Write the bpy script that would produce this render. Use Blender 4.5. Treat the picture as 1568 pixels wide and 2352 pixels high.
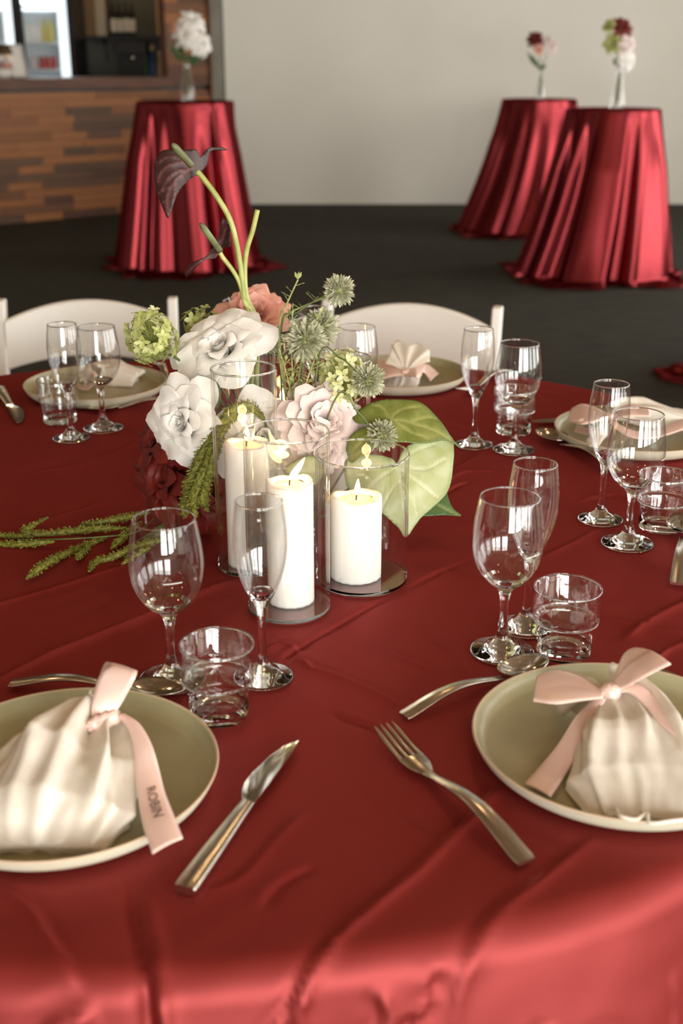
import bpy, math, random
import numpy as np
from mathutils import Vector, Matrix, Quaternion, noise
from mathutils.geometry import delaunay_2d_cdt

for o in list(bpy.data.objects):
    bpy.data.objects.remove(o)
SC = bpy.context.scene
COL = SC.collection
PI = math.pi
rnd = random.Random(7)
nrs = np.random.RandomState(5)

# ------------------------------------------------------------------ camera
FPX, PITCH, CAMH, TZ = 2700.0, math.radians(21.0), 1.335, 0.75
cam = bpy.data.cameras.new('camera')
cam.sensor_fit = 'VERTICAL'
cam.sensor_height = 36.0
cam.lens = FPX / 2352 * 36.0
cam.clip_start = 0.05
cam.dof.use_dof = True
cam.dof.focus_distance = 1.42
cam.dof.aperture_fstop = 5.0
camo = bpy.data.objects.new('camera', cam)
COL.objects.link(camo)
camo.location = (0, 0, CAMH)
camo.rotation_euler = (PI / 2 - PITCH, 0, 0)
SC.camera = camo

# ------------------------------------------------------------------ light
w = bpy.data.worlds.new('daylight')
SC.world = w
w.use_nodes = True
w.node_tree.nodes['Background'].inputs[0].default_value = (0.93, 0.97, 1.0, 1)
w.node_tree.nodes['Background'].inputs[1].default_value = 1.2

SC.view_settings.view_transform = 'Standard'
SC.view_settings.look = 'None'
SC.view_settings.gamma = 1.0
SC.view_settings.use_curve_mapping = False
SC.view_settings.exposure = 0.82
SC.cycles.max_bounces = 9
SC.cycles.transmission_bounces = 9
SC.cycles.transparent_max_bounces = 12
SC.cycles.glossy_bounces = 3
SC.cycles.diffuse_bounces = 3
SC.cycles.use_adaptive_sampling = True
SC.cycles.adaptive_threshold = 0.08
SC.cycles.blur_glossy = 0.6
SC.cycles.sample_clamp_indirect = 8.0

ROOM = dict(x0=-7.0, x1=5.2, y0=-3.6, y1=12.05, z=3.1)
# window openings: front wall (behind the camera) and right wall
WIN_F = [(-0.5, 1.1), (1.6, 3.2), (3.5, 5.0)]        # x ranges on wall y0
WIN_R = [(-2.6, -0.8), (0.0, 1.8), (2.6, 4.4), (5.2, 7.0), (7.8, 9.6)]  # y ranges on wall x1
WZ0, WZ1 = 0.35, 2.55
def area(name, loc, rot, sx, sy, power, col):
    l = bpy.data.lights.new(name, 'AREA'); l.shape = 'RECTANGLE'; l.size = sx; l.size_y = sy
    l.energy = power; l.color = col
    o = bpy.data.objects.new(name, l); COL.objects.link(o); o.location = loc; o.rotation_euler = rot
    return o
PF, PR = 120.0, 50.0
for a, b in WIN_F:
    area('window_daylight', ((a + b) / 2, ROOM['y0'] - 0.32, (WZ0 + WZ1) / 2), (PI / 2, 0, 0), b - a, WZ1 - WZ0, PF, (1.0, 0.965, 0.915))
for a, b in WIN_R:
    area('window_daylight', (ROOM['x1'] + 0.32, (a + b) / 2, (WZ0 + WZ1) / 2), (PI / 2, 0, PI / 2), b - a, WZ1 - WZ0, PR, (1.0, 0.965, 0.915))
for (x, y) in [(-2.2, 0.6), (-0.6, 0.2), (1.2, 0.5), (-1.4, 2.6), (0.4, 3.0), (2.2, 2.4), (-0.2, 6.0), (2.6, 6.4), (-3.2, 6.2), (-2.3, 12.7), (-3.3, 12.2)]:  # last two: unseen fill lights added to brighten the alcove behind the bar
    l = bpy.data.lights.new('ceiling_lamp_and_fill', 'POINT'); l.energy = 5; l.color = (1.0, 0.66, 0.34); l.shadow_soft_size = 0.045
    o = bpy.data.objects.new('ceiling_lamp_and_fill', l); COL.objects.link(o); o.location = (x, y, 2.8)

# ------------------------------------------------------------------ helpers
def ray(x, y):
    c, s = math.cos(PITCH), math.sin(PITCH)
    v = (y - 1176) / FPX
    return np.array([(x - 784) / FPX, c - v * s, -s - v * c])
def at(x, y, z=TZ):
    d = ray(x, y); t = (z - CAMH) / d[2]
    return np.array([d[0] * t, d[1] * t, z])
def atY(x, y, Y):
    d = ray(x, y); t = Y / d[1]
    return np.array([d[0] * t, Y, CAMH + d[2] * t])
def atPlane(x, y, P, N):
    d = ray(x, y); C = np.array([0, 0, CAMH])
    t = np.dot(np.asarray(P) - C, N) / np.dot(d, N)
    return C + d * t
def unit(v):
    v = np.asarray(v, float); return v / max(np.linalg.norm(v), 1e-9)
def catmull(P, n):
    P = np.asarray(P, float)
    if len(P) == 2:
        t = np.linspace(0, 1, n)[:, None]; return P[0] * (1 - t) + P[1] * t
    Q = np.vstack([2 * P[0] - P[1], P, 2 * P[-1] - P[-2]])
    out = []
    for u in np.linspace(0, len(P) - 1 - 1e-6, n):
        i = int(u); t = u - i
        a, b, c, d = Q[i:i + 4]
        out.append(0.5 * (2 * b + (c - a) * t + (2 * a - 5 * b + 4 * c - d) * t * t + (3 * b - a - 3 * c + d) * t ** 3))
    return np.array(out)

ORG = {}
def thing(name, label, cat, loc=(0, 0, 0), group=None, rot=None):
    o = bpy.data.objects.new(name, None); COL.objects.link(o)
    o.empty_display_size = 0.05
    o.location = loc
    if rot is not None: o.rotation_euler = rot
    o['label'] = label; o['category'] = cat
    if group: o['group'] = group
    ORG[o.name] = np.array(loc, float)
    return o
def tag(o, label=None, cat=None, group=None, kind=None):
    if label: o['label'] = label
    if cat: o['category'] = cat
    if group: o['group'] = group
    if kind: o['kind'] = kind
    return o
def mesh(name, V, F, mat, smooth=True, sharp=None):
    me = bpy.data.meshes.new(name)
    me.from_pydata([tuple(map(float, v)) for v in V], [], [tuple(map(int, f)) for f in F])
    if mat: me.materials.append(mat)
    if smooth:
        me.polygons.foreach_set('use_smooth', [True] * len(me.polygons))
        if sharp: me.set_sharp_from_angle(angle=math.radians(sharp))
    me.update()
    return me
def link(name, me, parent=None, M=None, org=None):
    o = bpy.data.objects.new(name, me); COL.objects.link(o)
    if parent is not None: o.parent = parent
    if M is not None: o.matrix_basis = M
    ORG[o.name] = np.zeros(3) if org is None else org
    return o
def mk(name, V, F, mat, parent=None, smooth=True, sharp=None, world=False):
    """one mesh object; world=True: V is given in world space and made local to the parent's origin"""
    V = np.asarray(V, float)
    org = ORG.get(parent.name, np.zeros(3)) if parent is not None else np.zeros(3)
    if world: V = V - org
    return link(name, mesh(name, V, F, mat, smooth, sharp), parent, None, org)
def copy_tree(o, parent=None):
    c = o.copy(); COL.objects.link(c); c.parent = parent
    for ch in o.children: copy_tree(ch, c)
    return c
def merge(parts):
    V, F, n = [], [], 0
    for v, f in parts:
        V.append(np.asarray(v, float)); F += [tuple(i + n for i in q) for q in f]; n += len(v)
    return np.vstack(V), F
def box(c, s, rz=0.0):
    x, y, z = np.array(s) / 2
    V = np.array([(-x, -y, -z), (x, -y, -z), (x, y, -z), (-x, y, -z), (-x, -y, z), (x, -y, z), (x, y, z), (-x, y, z)])
    if rz:
        cc, ss = math.cos(rz), math.sin(rz)
        V = np.column_stack([V[:, 0] * cc - V[:, 1] * ss, V[:, 0] * ss + V[:, 1] * cc, V[:, 2]])
    return V + np.array(c), [(0, 3, 2, 1), (4, 5, 6, 7), (0, 1, 5, 4), (1, 2, 6, 5), (2, 3, 7, 6), (3, 0, 4, 7)]
def gridfaces(nu, nv, closeu=False):
    F = []
    for j in range(nv - 1):
        for i in range(nu if closeu else nu - 1):
            k = (i + 1) % nu
            F.append((j * nu + i, j * nu + k, (j + 1) * nu + k, (j + 1) * nu + i))
    return F
def lathe(prof, n=48, mod=None):
    """profile [(r,z)] turned round z; order bottom-outside upward gives outward normals; mod(theta, j)->dr"""
    th = np.linspace(0, 2 * PI, n, endpoint=False)
    V = []
    for j, (r, z) in enumerate(prof):
        rr = np.full(n, r) + (mod(th, j) if mod is not None and r > 1e-5 else 0)
        V.append(np.column_stack([rr * np.cos(th), rr * np.sin(th), np.full(n, z)]))
    return np.vstack(V), gridfaces(n, len(prof), True)
def tube(P, rad, n=8, caps=True):
    P = np.asarray(P, float); m = len(P)
    rad = np.full(m, rad) if np.isscalar(rad) else np.asarray(rad, float)
    T = np.gradient(P, axis=0); T /= np.linalg.norm(T, axis=1)[:, None] + 1e-12
    up = np.array([0, 0, 1.0]) if abs(T[0][2]) < 0.9 else np.array([1.0, 0, 0])
    N = unit(np.cross(T[0], up)); V = []
    th = np.linspace(0, 2 * PI, n, endpoint=False)
    for i in range(m):
        N = unit(N - T[i] * np.dot(N, T[i])); B = np.cross(T[i], N)
        V.append(P[i] + rad[i] * (np.cos(th)[:, None] * N + np.sin(th)[:, None] * B))
    F = gridfaces(n, m, True)
    V = np.vstack(V)
    if caps:
        F = F + [tuple(range(n))[::-1], tuple(range((m - 1) * n, m * n))]
    return V, F
def sphere(c, r, nu=12, nv=8):
    pr = [(max(math.sin(a), 1e-4), -math.cos(a)) for a in np.linspace(0, PI, nv)]
    V, F = lathe(pr, nu)
    return V * np.array(r) + np.array(c), F
def solidify(o, t, offset=0.0):
    m = o.modifiers.new('thickness', 'SOLIDIFY'); m.thickness = t; m.offset = offset
    return o
def lookrot(z, spin=0.0):
    return Vector(tuple(z)).to_track_quat('Z', 'Y').to_matrix().to_4x4() @ Matrix.Rotation(spin, 4, 'Z')
def fbm(P, sc, oct=3, seed=0.0):
    return np.array([noise.fractal(Vector((p[0] * sc + seed, p[1] * sc - seed, p[2] * sc + 2 * seed)), 1.0, 2.0, oct) for p in P])

# ------------------------------------------------------------------ materials
def lin(r, g, b):
    f = lambda c: (c / 255) / 12.92 if c / 255 <= 0.04045 else ((c / 255 + 0.055) / 1.055) ** 2.4
    return (f(r), f(g), f(b), 1)
def pmat(name, col, rough=0.5, metal=0.0, **kw):
    m = bpy.data.materials.new(name); m.use_nodes = True
    b = m.node_tree.nodes['Principled BSDF']
    b.inputs['Base Color'].default_value = col; b.inputs['Roughness'].default_value = rough; b.inputs['Metallic'].default_value = metal
    for k, v in kw.items(): b.inputs[k.replace('_', ' ')].default_value = v
    return m
def N(m, t, **kw):
    n = m.node_tree.nodes.new(t)
    for k, v in kw.items():
        if k in n.inputs: n.inputs[k].default_value = v
        else: setattr(n, k, v)
    return n
def L(m, a, b): m.node_tree.links.new(a, b)
def noisy(m, c1, c2, scale=20.0, detail=3.0, stretch=None, bump=0.0, bscale=None, lo=0.35, hi=0.65):
    """mix two colours of the material by noise, optionally with a little bump"""
    b = m.node_tree.nodes['Principled BSDF']
    tc = N(m, 'ShaderNodeTexCoord'); mp = N(m, 'ShaderNodeMapping')
    L(m, tc.outputs['Object'], mp.inputs[0])
    if stretch: mp.inputs['Scale'].default_value = stretch
    nz = N(m, 'ShaderNodeTexNoise', Scale=scale, Detail=detail)
    L(m, mp.outputs[0], nz.inputs['Vector'])
    cr = N(m, 'ShaderNodeValToRGB'); cr.color_ramp.elements[0].position = lo; cr.color_ramp.elements[1].position = hi
    cr.color_ramp.elements[0].color = c1; cr.color_ramp.elements[1].color = c2
    L(m, nz.outputs[0], cr.inputs[0]); L(m, cr.outputs[0], b.inputs['Base Color'])
    if bump:
        n2 = N(m, 'ShaderNodeTexNoise', Scale=bscale or scale * 4, Detail=4.0); L(m, mp.outputs[0], n2.inputs['Vector'])
        bp = N(m, 'ShaderNodeBump', Strength=bump, Distance=0.002); L(m, n2.outputs[0], bp.inputs['Height']); L(m, bp.outputs[0], b.inputs['Normal'])
    return m
def satin(name, dif, glo, fac, rough, aniso=0.0):
    m = bpy.data.materials.new(name); m.use_nodes = True
    nt = m.node_tree; nt.nodes.remove(nt.nodes['Principled BSDF']); out = nt.nodes['Material Output']
    d = N(m, 'ShaderNodeBsdfDiffuse'); g = N(m, 'ShaderNodeBsdfAnisotropic'); x = N(m, 'ShaderNodeMixShader')
    g.inputs['Roughness'].default_value = rough; g.inputs['Color'].default_value = glo; d.inputs['Color'].default_value = dif
    x.inputs[0].default_value = fac
    tc = N(m, 'ShaderNodeTexCoord'); nz = N(m, 'ShaderNodeTexNoise', Scale=900.0, Detail=2.0)
    L(m, tc.outputs['Object'], nz.inputs['Vector'])
    bp = N(m, 'ShaderNodeBump', Strength=0.06, Distance=0.001); L(m, nz.outputs[0], bp.inputs['Height'])
    n3 = N(m, 'ShaderNodeTexNoise', Scale=9.0, Detail=4.0); L(m, tc.outputs['Object'], n3.inputs['Vector'])
    mx = N(m, 'ShaderNodeMix', data_type='RGBA', blend_type='MULTIPLY'); mx.inputs[0].default_value = 0.35
    L(m, n3.outputs[1], mx.inputs[7]); mx.inputs[6].default_value = dif
    L(m, bp.outputs[0], d.inputs['Normal']); L(m, bp.outputs[0], g.inputs['Normal'])
    L(m, d.outputs[0], x.inputs[1]); L(m, g.outputs[0], x.inputs[2]); L(m, x.outputs[0], out.inputs[0])
    return m
def petalmat(name, c1, c2, trans=0.35, scale=60.0, stretch=None):
    m = bpy.data.materials.new(name); m.use_nodes = True
    nt = m.node_tree; b = nt.nodes['Principled BSDF']; out = nt.nodes['Material Output']
    b.inputs['Roughness'].default_value = 0.6
    noisy(m, c1, c2, scale, 3.0, stretch)
    t = N(m, 'ShaderNodeBsdfTranslucent'); x = N(m, 'ShaderNodeMixShader'); x.inputs[0].default_value = trans
    src = b.inputs['Base Color'].links[0].from_socket
    L(m, src, t.inputs[0]); L(m, b.outputs[0], x.inputs[1]); L(m, t.outputs[0], x.inputs[2]); L(m, x.outputs[0], out.inputs[0])
    return m
def glassmat(name, tint=(1, 1, 1, 1), ior=1.5, rough=0.0):
    m = bpy.data.materials.new(name); m.use_nodes = True
    nt = m.node_tree; nt.nodes.remove(nt.nodes['Principled BSDF']); out = nt.nodes['Material Output']
    g = N(m, 'ShaderNodeBsdfGlass'); g.inputs['Color'].default_value = tint; g.inputs['IOR'].default_value = ior; g.inputs['Roughness'].default_value = rough
    L(m, g.outputs[0], out.inputs[0]); return m
def thinglass(name, tint=(1, 1, 1, 1), ior=1.5, boost=1.0):
    """thin clear walls: light passes straight, sheen by the angle of the surface"""
    m = bpy.data.materials.new(name); m.use_nodes = True
    nt = m.node_tree; nt.nodes.remove(nt.nodes['Principled BSDF']); out = nt.nodes['Material Output']
    t = N(m, 'ShaderNodeBsdfTransparent'); t.inputs[0].default_value = tint
    g = N(m, 'ShaderNodeBsdfAnisotropic'); g.inputs['Roughness'].default_value = 0.02; g.inputs['Color'].default_value = (1, 1, 1, 1)
    ge = N(m, 'ShaderNodeNewGeometry'); dt = N(m, 'ShaderNodeVectorMath', operation='DOT_PRODUCT'); L(m, ge.outputs['Normal'], dt.inputs[0]); L(m, ge.outputs['Incoming'], dt.inputs[1])
    ab = N(m, 'ShaderNodeMath', operation='ABSOLUTE'); L(m, dt.outputs['Value'], ab.inputs[0])
    iv = N(m, 'ShaderNodeMath', operation='SUBTRACT'); iv.inputs[0].default_value = 1.0; L(m, ab.outputs[0], iv.inputs[1])
    pw = N(m, 'ShaderNodeMath', operation='POWER'); pw.inputs[1].default_value = 5.0; L(m, iv.outputs[0], pw.inputs[0])
    f0 = ((ior - 1) / (ior + 1)) ** 2 * boost
    fr = N(m, 'ShaderNodeMath', operation='MULTIPLY_ADD'); fr.inputs[1].default_value = 1 - f0; fr.inputs[2].default_value = f0; L(m, pw.outputs[0], fr.inputs[0])
    x = N(m, 'ShaderNodeMixShader'); L(m, fr.outputs[0], x.inputs[0]); L(m, t.outputs[0], x.inputs[1]); L(m, g.outputs[0], x.inputs[2])
    L(m, x.outputs[0], out.inputs[0]); return m
def emat(name, col, s):
    m = bpy.data.materials.new(name); m.use_nodes = True
    nt = m.node_tree; nt.nodes.remove(nt.nodes['Principled BSDF'])
    e = N(m, 'ShaderNodeEmission'); e.inputs[0].default_value = col; e.inputs[1].default_value = s
    L(m, e.outputs[0], nt.nodes['Material Output'].inputs[0]); return m

M = {}
M['wall'] = noisy(pmat('painted_wall', lin(236, 233, 220), 0.7), lin(235, 232, 219), lin(240, 237, 225), 1.2, 3, None, 0.1, 150)
M['ceiling'] = noisy(pmat('timber_ceiling', lin(120, 95, 70), 0.6), lin(105, 80, 55), lin(140, 112, 84), 3, 4, (0.3, 6, 1))
M['carpet'] = noisy(pmat('dark_carpet', lin(46, 45, 30), 0.95), lin(38, 37, 24), lin(56, 55, 40), 6, 6, (1, 3, 1), 0.6, 500)
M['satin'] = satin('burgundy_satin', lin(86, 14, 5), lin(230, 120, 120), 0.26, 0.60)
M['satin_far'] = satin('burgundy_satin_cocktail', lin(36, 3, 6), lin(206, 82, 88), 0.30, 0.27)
M['plate'] = None
M['steel'] = noisy(pmat('brushed_steel', lin(200, 196, 186), 0.24, 1.0), lin(190, 186, 174), lin(218, 214, 204), 30, 4, (1, 8, 1))
M['steel_polished'] = pmat('polished_steel', lin(214, 211, 202), 0.1, 1.0)
M['glass'] = glassmat('clear_glass', (0.985, 0.992, 0.988, 1))
M['thick'] = thinglass('moulded_tumbler_glass', (0.97, 0.98, 0.975, 1), 1.55, 2.2)
M['thin'] = thinglass('clear_cylinder_glass', (0.985, 0.99, 0.987, 1), 1.55)
M['glassbase'] = glassmat('clear_glass_base', (0.96, 0.985, 0.97, 1))
M['wax'] = pmat('white_wax', lin(248, 244, 236), 0.45, Subsurface_Weight=0.35, Subsurface_Scale=0.02)
M['wax'].node_tree.nodes['Principled BSDF'].inputs['Subsurface Radius'].default_value = (1.0, 0.6, 0.35)
M['pool'] = pmat('melted_wax', lin(250, 232, 205), 0.08)
M['wick'] = pmat('burnt_wick', lin(25, 20, 16), 0.9)
M['flame'] = emat('candle_flame', (1.0, 0.70, 0.34, 1), 14.0)
M['chair'] = noisy(pmat('white_resin', lin(228, 224, 214), 0.4), lin(222, 218, 208), lin(233, 230, 221), 3)
M['napkin'] = petalmat('cream_muslin', lin(238, 230, 214), lin(246, 240, 228), 0.25, 40)
M['ribbon'] = satin('blush_ribbon', lin(240, 208, 196), lin(255, 240, 234), 0.25, 0.32)
M['ink'] = pmat('grey_ink', lin(128, 104, 92), 0.8)
M['rose'] = petalmat('white_rose_petal', lin(240, 237, 228), lin(249, 247, 242), 0.16, 30)
M['blush'] = petalmat('blush_petal', lin(224, 205, 201), lin(236, 220, 216), 0.18, 30)
M['pink'] = petalmat('coral_petal', lin(232, 168, 148), lin(242, 194, 176), 0.3, 40)
M['burg'] = petalmat('burgundy_petal', lin(84, 14, 9), lin(122, 30, 18), 0.2, 30)
M['snow'] = petalmat('pale_green_petal', lin(168, 178, 92), lin(214, 218, 156), 0.3, 60)
M['snow2'] = petalmat('cream_green_petal', lin(205, 210, 140), lin(238, 238, 200), 0.3, 60)
M['stem'] = noisy(pmat('green_stem', lin(150, 155, 80), 0.45), lin(135, 145, 70), lin(175, 175, 105), 40)
M['dstem'] = noisy(pmat('dark_green_stem', lin(70, 88, 38), 0.5), lin(60, 80, 32), lin(98, 112, 55), 40)
M['leaf'] = petalmat('dark_green_leaf', lin(48, 78, 36), lin(78, 108, 58), 0.2, 50)
M['thistle'] = petalmat('grey_green_bristle', lin(158, 160, 126), lin(212, 212, 184), 0.25, 120)
M['amar'] = petalmat('amaranth_tuft', lin(86, 92, 22), lin(148, 148, 62), 0.15, 220)
M['sprig'] = petalmat('sage_sprig', lin(138, 148, 84), lin(178, 184, 122), 0.2, 80)
M['black'] = pmat('black_plastic', lin(22, 20, 18), 0.4)

def plate_material():
    m = pmat('sage_stoneware', lin(168, 165, 132), 0.42)
    b = m.node_tree.nodes['Principled BSDF']
    tc = N(m, 'ShaderNodeTexCoord'); sp = N(m, 'ShaderNodeSeparateXYZ'); L(m, tc.outputs['Object'], sp.inputs[0])
    cr = N(m, 'ShaderNodeValToRGB'); L(m, sp.outputs[2], cr.inputs[0])
    e = cr.color_ramp.elements; e[0].position = 0.0; e[0].color = lin(196, 194, 170); e[1].position = 0.0195; e[1].color = lin(204, 202, 180)
    a = e.new(0.0213); a.color = lin(196, 160, 122)
    nz = N(m, 'ShaderNodeTexNoise', Scale=14.0, Detail=4.0); L(m, tc.outputs['Object'], nz.inputs['Vector'])
    mx = N(m, 'ShaderNodeMix', data_type='RGBA', blend_type='MULTIPLY'); mx.inputs[0].default_value = 0.12
    L(m, cr.outputs[0], mx.inputs[6]); L(m, nz.outputs[1], mx.inputs[7]); L(m, mx.outputs[2], b.inputs['Base Color'])
    return m
M['plate'] = plate_material()
M['plate_in'] = noisy(pmat('sage_glaze', lin(160, 154, 118), 0.35), lin(156, 150, 113), lin(170, 165, 130), 12, 4)
WOODS = [noisy(pmat('plank_wood', lin(*c), 0.5), lin(*[int(v * 0.8) for v in c]), lin(*[min(255, int(v * 1.15)) for v in c]), 4, 5, (1, 1, 9), 0.1, 60)
         for c in [(158, 98, 46), (142, 86, 38), (166, 104, 50), (122, 74, 36), (108, 72, 42), (94, 54, 26), (96, 64, 36)]]

# ================================================================== the setting
def fastmesh(name, V, F, mat):
    V = np.asarray(V, np.float32); F = np.asarray(F, np.int32)
    me = bpy.data.meshes.new(name)
    me.vertices.add(len(V)); me.vertices.foreach_set('co', V.ravel())
    k = F.shape[1]
    me.loops.add(F.size); me.loops.foreach_set('vertex_index', F.ravel())
    me.polygons.add(len(F)); me.polygons.foreach_set('loop_start', np.arange(0, F.size, k, dtype=np.int32))
    me.polygons.foreach_set('use_smooth', np.ones(len(F), bool))
    me.update(calc_edges=True); me.validate()
    if mat: me.materials.append(mat)
    return me
def struct(name, V, F, mat, parent=None, label=None):
    o = mk(name, V, F, mat, parent, smooth=False)
    if parent is None: o['kind'] = 'structure'
    if label: o['label'] = label
    return o
R_ = ROOM
T = 0.25
struct('floor', *box(((R_['x0'] + R_['x1']) / 2, 5.3, -0.05), (R_['x1'] - R_['x0'] + 1, 19.0, 0.1)), M['carpet'], label='dark green-black carpet floor')
struct('ceiling', *box(((R_['x0'] + R_['x1']) / 2, 5.3, R_['z'] + 0.05), (R_['x1'] - R_['x0'] + 1, 19.0, 0.1)), M['ceiling'], label='brown timber ceiling')
XW = -1.12
struct('wall_back', *box(((XW + R_['x1']) / 2, R_['y1'] + 0.95, R_['z'] / 2), (R_['x1'] - XW, 1.9, R_['z'])), M['wall'], label='plain off-white painted wall behind the cocktail tables')
struct('wall_left', *box((R_['x0'] - T / 2, 5.2, R_['z'] / 2), (T, 18.0, R_['z'])), M['wall'], label='off-white side wall left')
def window_wall(name, spans, lo, hi, horiz):
    parts = []
    def add(a, b, z0, z1):
        if b - a < 1e-4: return
        if horiz: parts.append(box(((a + b) / 2, R_['y0'] - T / 2, (z0 + z1) / 2), (b - a, T, z1 - z0)))
        else: parts.append(box((R_['x1'] + T / 2, (a + b) / 2, (z0 + z1) / 2), (T, b - a, z1 - z0)))
    add(lo, hi, 0, WZ0); add(lo, hi, WZ1, R_['z'])
    p = lo
    for a, b in spans: add(p, a, WZ0, WZ1); p = b
    add(p, hi, WZ0, WZ1)
    return struct(name, *merge(parts), M['wall'], label='off-white wall with tall daylight windows')
window_wall('wall_front', WIN_F, R_['x0'], R_['x1'], True)
window_wall('wall_right', WIN_R, R_['y0'], R_['y1'], False)
M['frame'] = pmat('window_frame_black', lin(40, 40, 38), 0.5)
k = 0
for spans, horiz in ((WIN_F, True), (WIN_R, False)):
    for a, b in spans:
        k += 1; parts = []
        def fb(u, z, su, sz):
            if horiz: parts.append(box((u, R_['y0'] - 0.12, z), (su, 0.06, sz)))
            else: parts.append(box((R_['x1'] + 0.12, u, z), (0.06, su, sz)))
        for u in (a + 0.03, (a + b) / 2, b - 0.03): fb(u, (WZ0 + WZ1) / 2, 0.06, WZ1 - WZ0)
        for z in (WZ0 + 0.03, 1.75, WZ1 - 0.03): fb((a + b) / 2, z, b - a, 0.06)
        struct('window_%d' % k, *merge(parts), M['frame'], label='dark framed tall window')

# ------------------------------------------------------------------ bar with plank front
BP = np.array([-1.2, 12.0]); AP = np.array([-3.75, 9.77])
BU = unit(AP - BP); BN = np.array([-BU[1], BU[0]])
if np.dot(-BP, BN) < 0: BN = -BN
BRZ = math.atan2(BU[1], BU[0]); BLEN = float(np.linalg.norm(AP - BP)); BTOP = 1.195
def barpt(u, n, z): return (*(BP + BU * u + BN * n), z)
bar = thing('bar_counter', 'wooden bar counter clad in mixed brown planks on the left', 'bar counter', barpt(BLEN / 2, -0.3, 0))
mk('core', *box(barpt(BLEN / 2, -0.31, 0.5525), (BLEN, 0.55, 1.105), BRZ), M['black'], bar, smooth=False, world=True)
top = mk('counter_top', *box(barpt((BLEN + 0.57) / 2 + 0.1, -0.26, 1.15), (BLEN - 0.57 + 0.2, 0.75, 0.09), BRZ), WOODS[5], bar, smooth=False, world=True)
cube = [mesh('plank', *box((0, 0, 0), (1, 1, 1)), wm, smooth=False) for wm in WOODS]
r2 = random.Random(11)
def planks(parent, u0, u1, z0, z1, hz, n0=0.0):
    z = z0; org = ORG[parent.name]
    while z < z1 - 0.01:
        h = min(hz, z1 - z); u = u0 - (r2.random() * 0.25)
        while u < u1:
            ln = r2.uniform(0.28, 0.8); a, b = max(u, u0), min(u + ln, u1)
            if b - a > 0.02:
                wi = r2.choice([0, 0, 0, 1, 1, 2, 2, 2, 3, 4, 5, 6]); d = r2.uniform(0.016, 0.028)
                P = np.array(barpt((a + b) / 2, n0 + d / 2, z + h / 2)) - org
                Mx = Matrix.Translation(P) @ Matrix.Rotation(BRZ, 4, 'Z') @ Matrix.Diagonal((b - a - 0.004, d, h - 0.004, 1))
                link('plank', cube[wi], parent, Mx)
            u += ln
        z += h
planks(bar, 0.0, BLEN, 0.0, 1.08, 0.068, -0.034)
pil = thing('timber_pillar', 'dark plank-clad pillar at the right end of the bar', 'pillar', barpt(0.28, -0.3, 0))
mk('core', *box(barpt(0.28, -0.06, 2.105), (0.54, 0.08, 1.99), BRZ), WOODS[5], pil, smooth=False, world=True)
planks(pil, 0.01, 0.55, 1.115, 2.2, 0.09, -0.02)
struct('trim_1', *box((-1.185, 12.0, R_['z'] / 2), (0.1, 0.12, R_['z'])), noisy(pmat('grey_trim', lin(140, 136, 122), 0.7), lin(130, 126, 112), lin(150, 146, 134), 5), label='grey vertical trim strip between bar and wall')
# scalloped edge of the trim
rp = []
for i in range(30): rp.append(sphere((-1.238, 11.93, 1.05 + i * 0.035), (0.012, 0.02, 0.019), 8, 6))
o = mk('beaded_edge', *merge(rp), M['ceiling'], bpy.data.objects['trim_1'])

# alcove behind the bar
M['alcove'] = noisy(pmat('alcove_wall', lin(92, 92, 80), 0.7), lin(84, 84, 72), lin(104, 104, 92), 2)
struct('wall_bar', *box((-4.1, 14.15, R_['z'] / 2), (5.9, 0.2, R_['z'])), M['alcove'], label='dim grey-green wall behind the bar')
YF = 13.0
def pxbox(x0, y0, x1, y1, Y, depth):
    a, b = atY(x0, y0, Y), atY(x1, y1, Y)
    return box(((a[0] + b[0]) / 2, Y + depth / 2, (a[2] + b[2]) / 2), (abs(b[0] - a[0]), depth, abs(a[2] - b[2])))
fl, fr_, = atY(-70, 100, YF)[0], atY(170, 100, YF)[0]
fr = thing('display_fridge', 'lit glass-door drinks fridge behind the bar', 'fridge', ((fl + fr_) / 2, YF + 0.3, 0))
M['fridge_in'] = pmat('fridge_liner', lin(225, 232, 235), 0.4)
M['led'] = emat('fridge_led', (0.86, 0.95, 1.0, 1), 0.95)
fw = fr_ - fl; fc = (fl + fr_) / 2; FZ0, FZ1 = 0.12, 2.15
mk('cabinet', *merge([box((fl + 0.02, YF + 0.33, (FZ0 + FZ1) / 2), (0.04, 0.6, FZ1 - FZ0)), box((fr_ - 0.02, YF + 0.33, (FZ0 + FZ1) / 2), (0.04, 0.6, FZ1 - FZ0)),
                      box((fc, YF + 0.33, FZ1), (fw, 0.6, 0.08)), box((fc, YF + 0.33, 0.06), (fw, 0.6, 0.12))]), M['black'], fr, smooth=False, world=True)
mk('liner', *merge([box((fc, YF + 0.6, (FZ0 + FZ1) / 2), (fw - 0.08, 0.03, FZ1 - FZ0 - 0.1)), box((fc, YF + 0.35, FZ0 + 0.03), (fw - 0.08, 0.5, 0.02))]), M['fridge_in'], fr, smooth=False, world=True)
fsz = []
for y in (8, 96, 158):
    z = atY(100, y, YF + 0.1)[2]; fsz.append(z)
    mk('shelf', *box((fc, YF + 0.33, z - 0.01), (fw - 0.1, 0.46, 0.02)), M['fridge_in'], fr, smooth=False, world=True)
xm = atY(46, 100, YF)[0]
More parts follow.
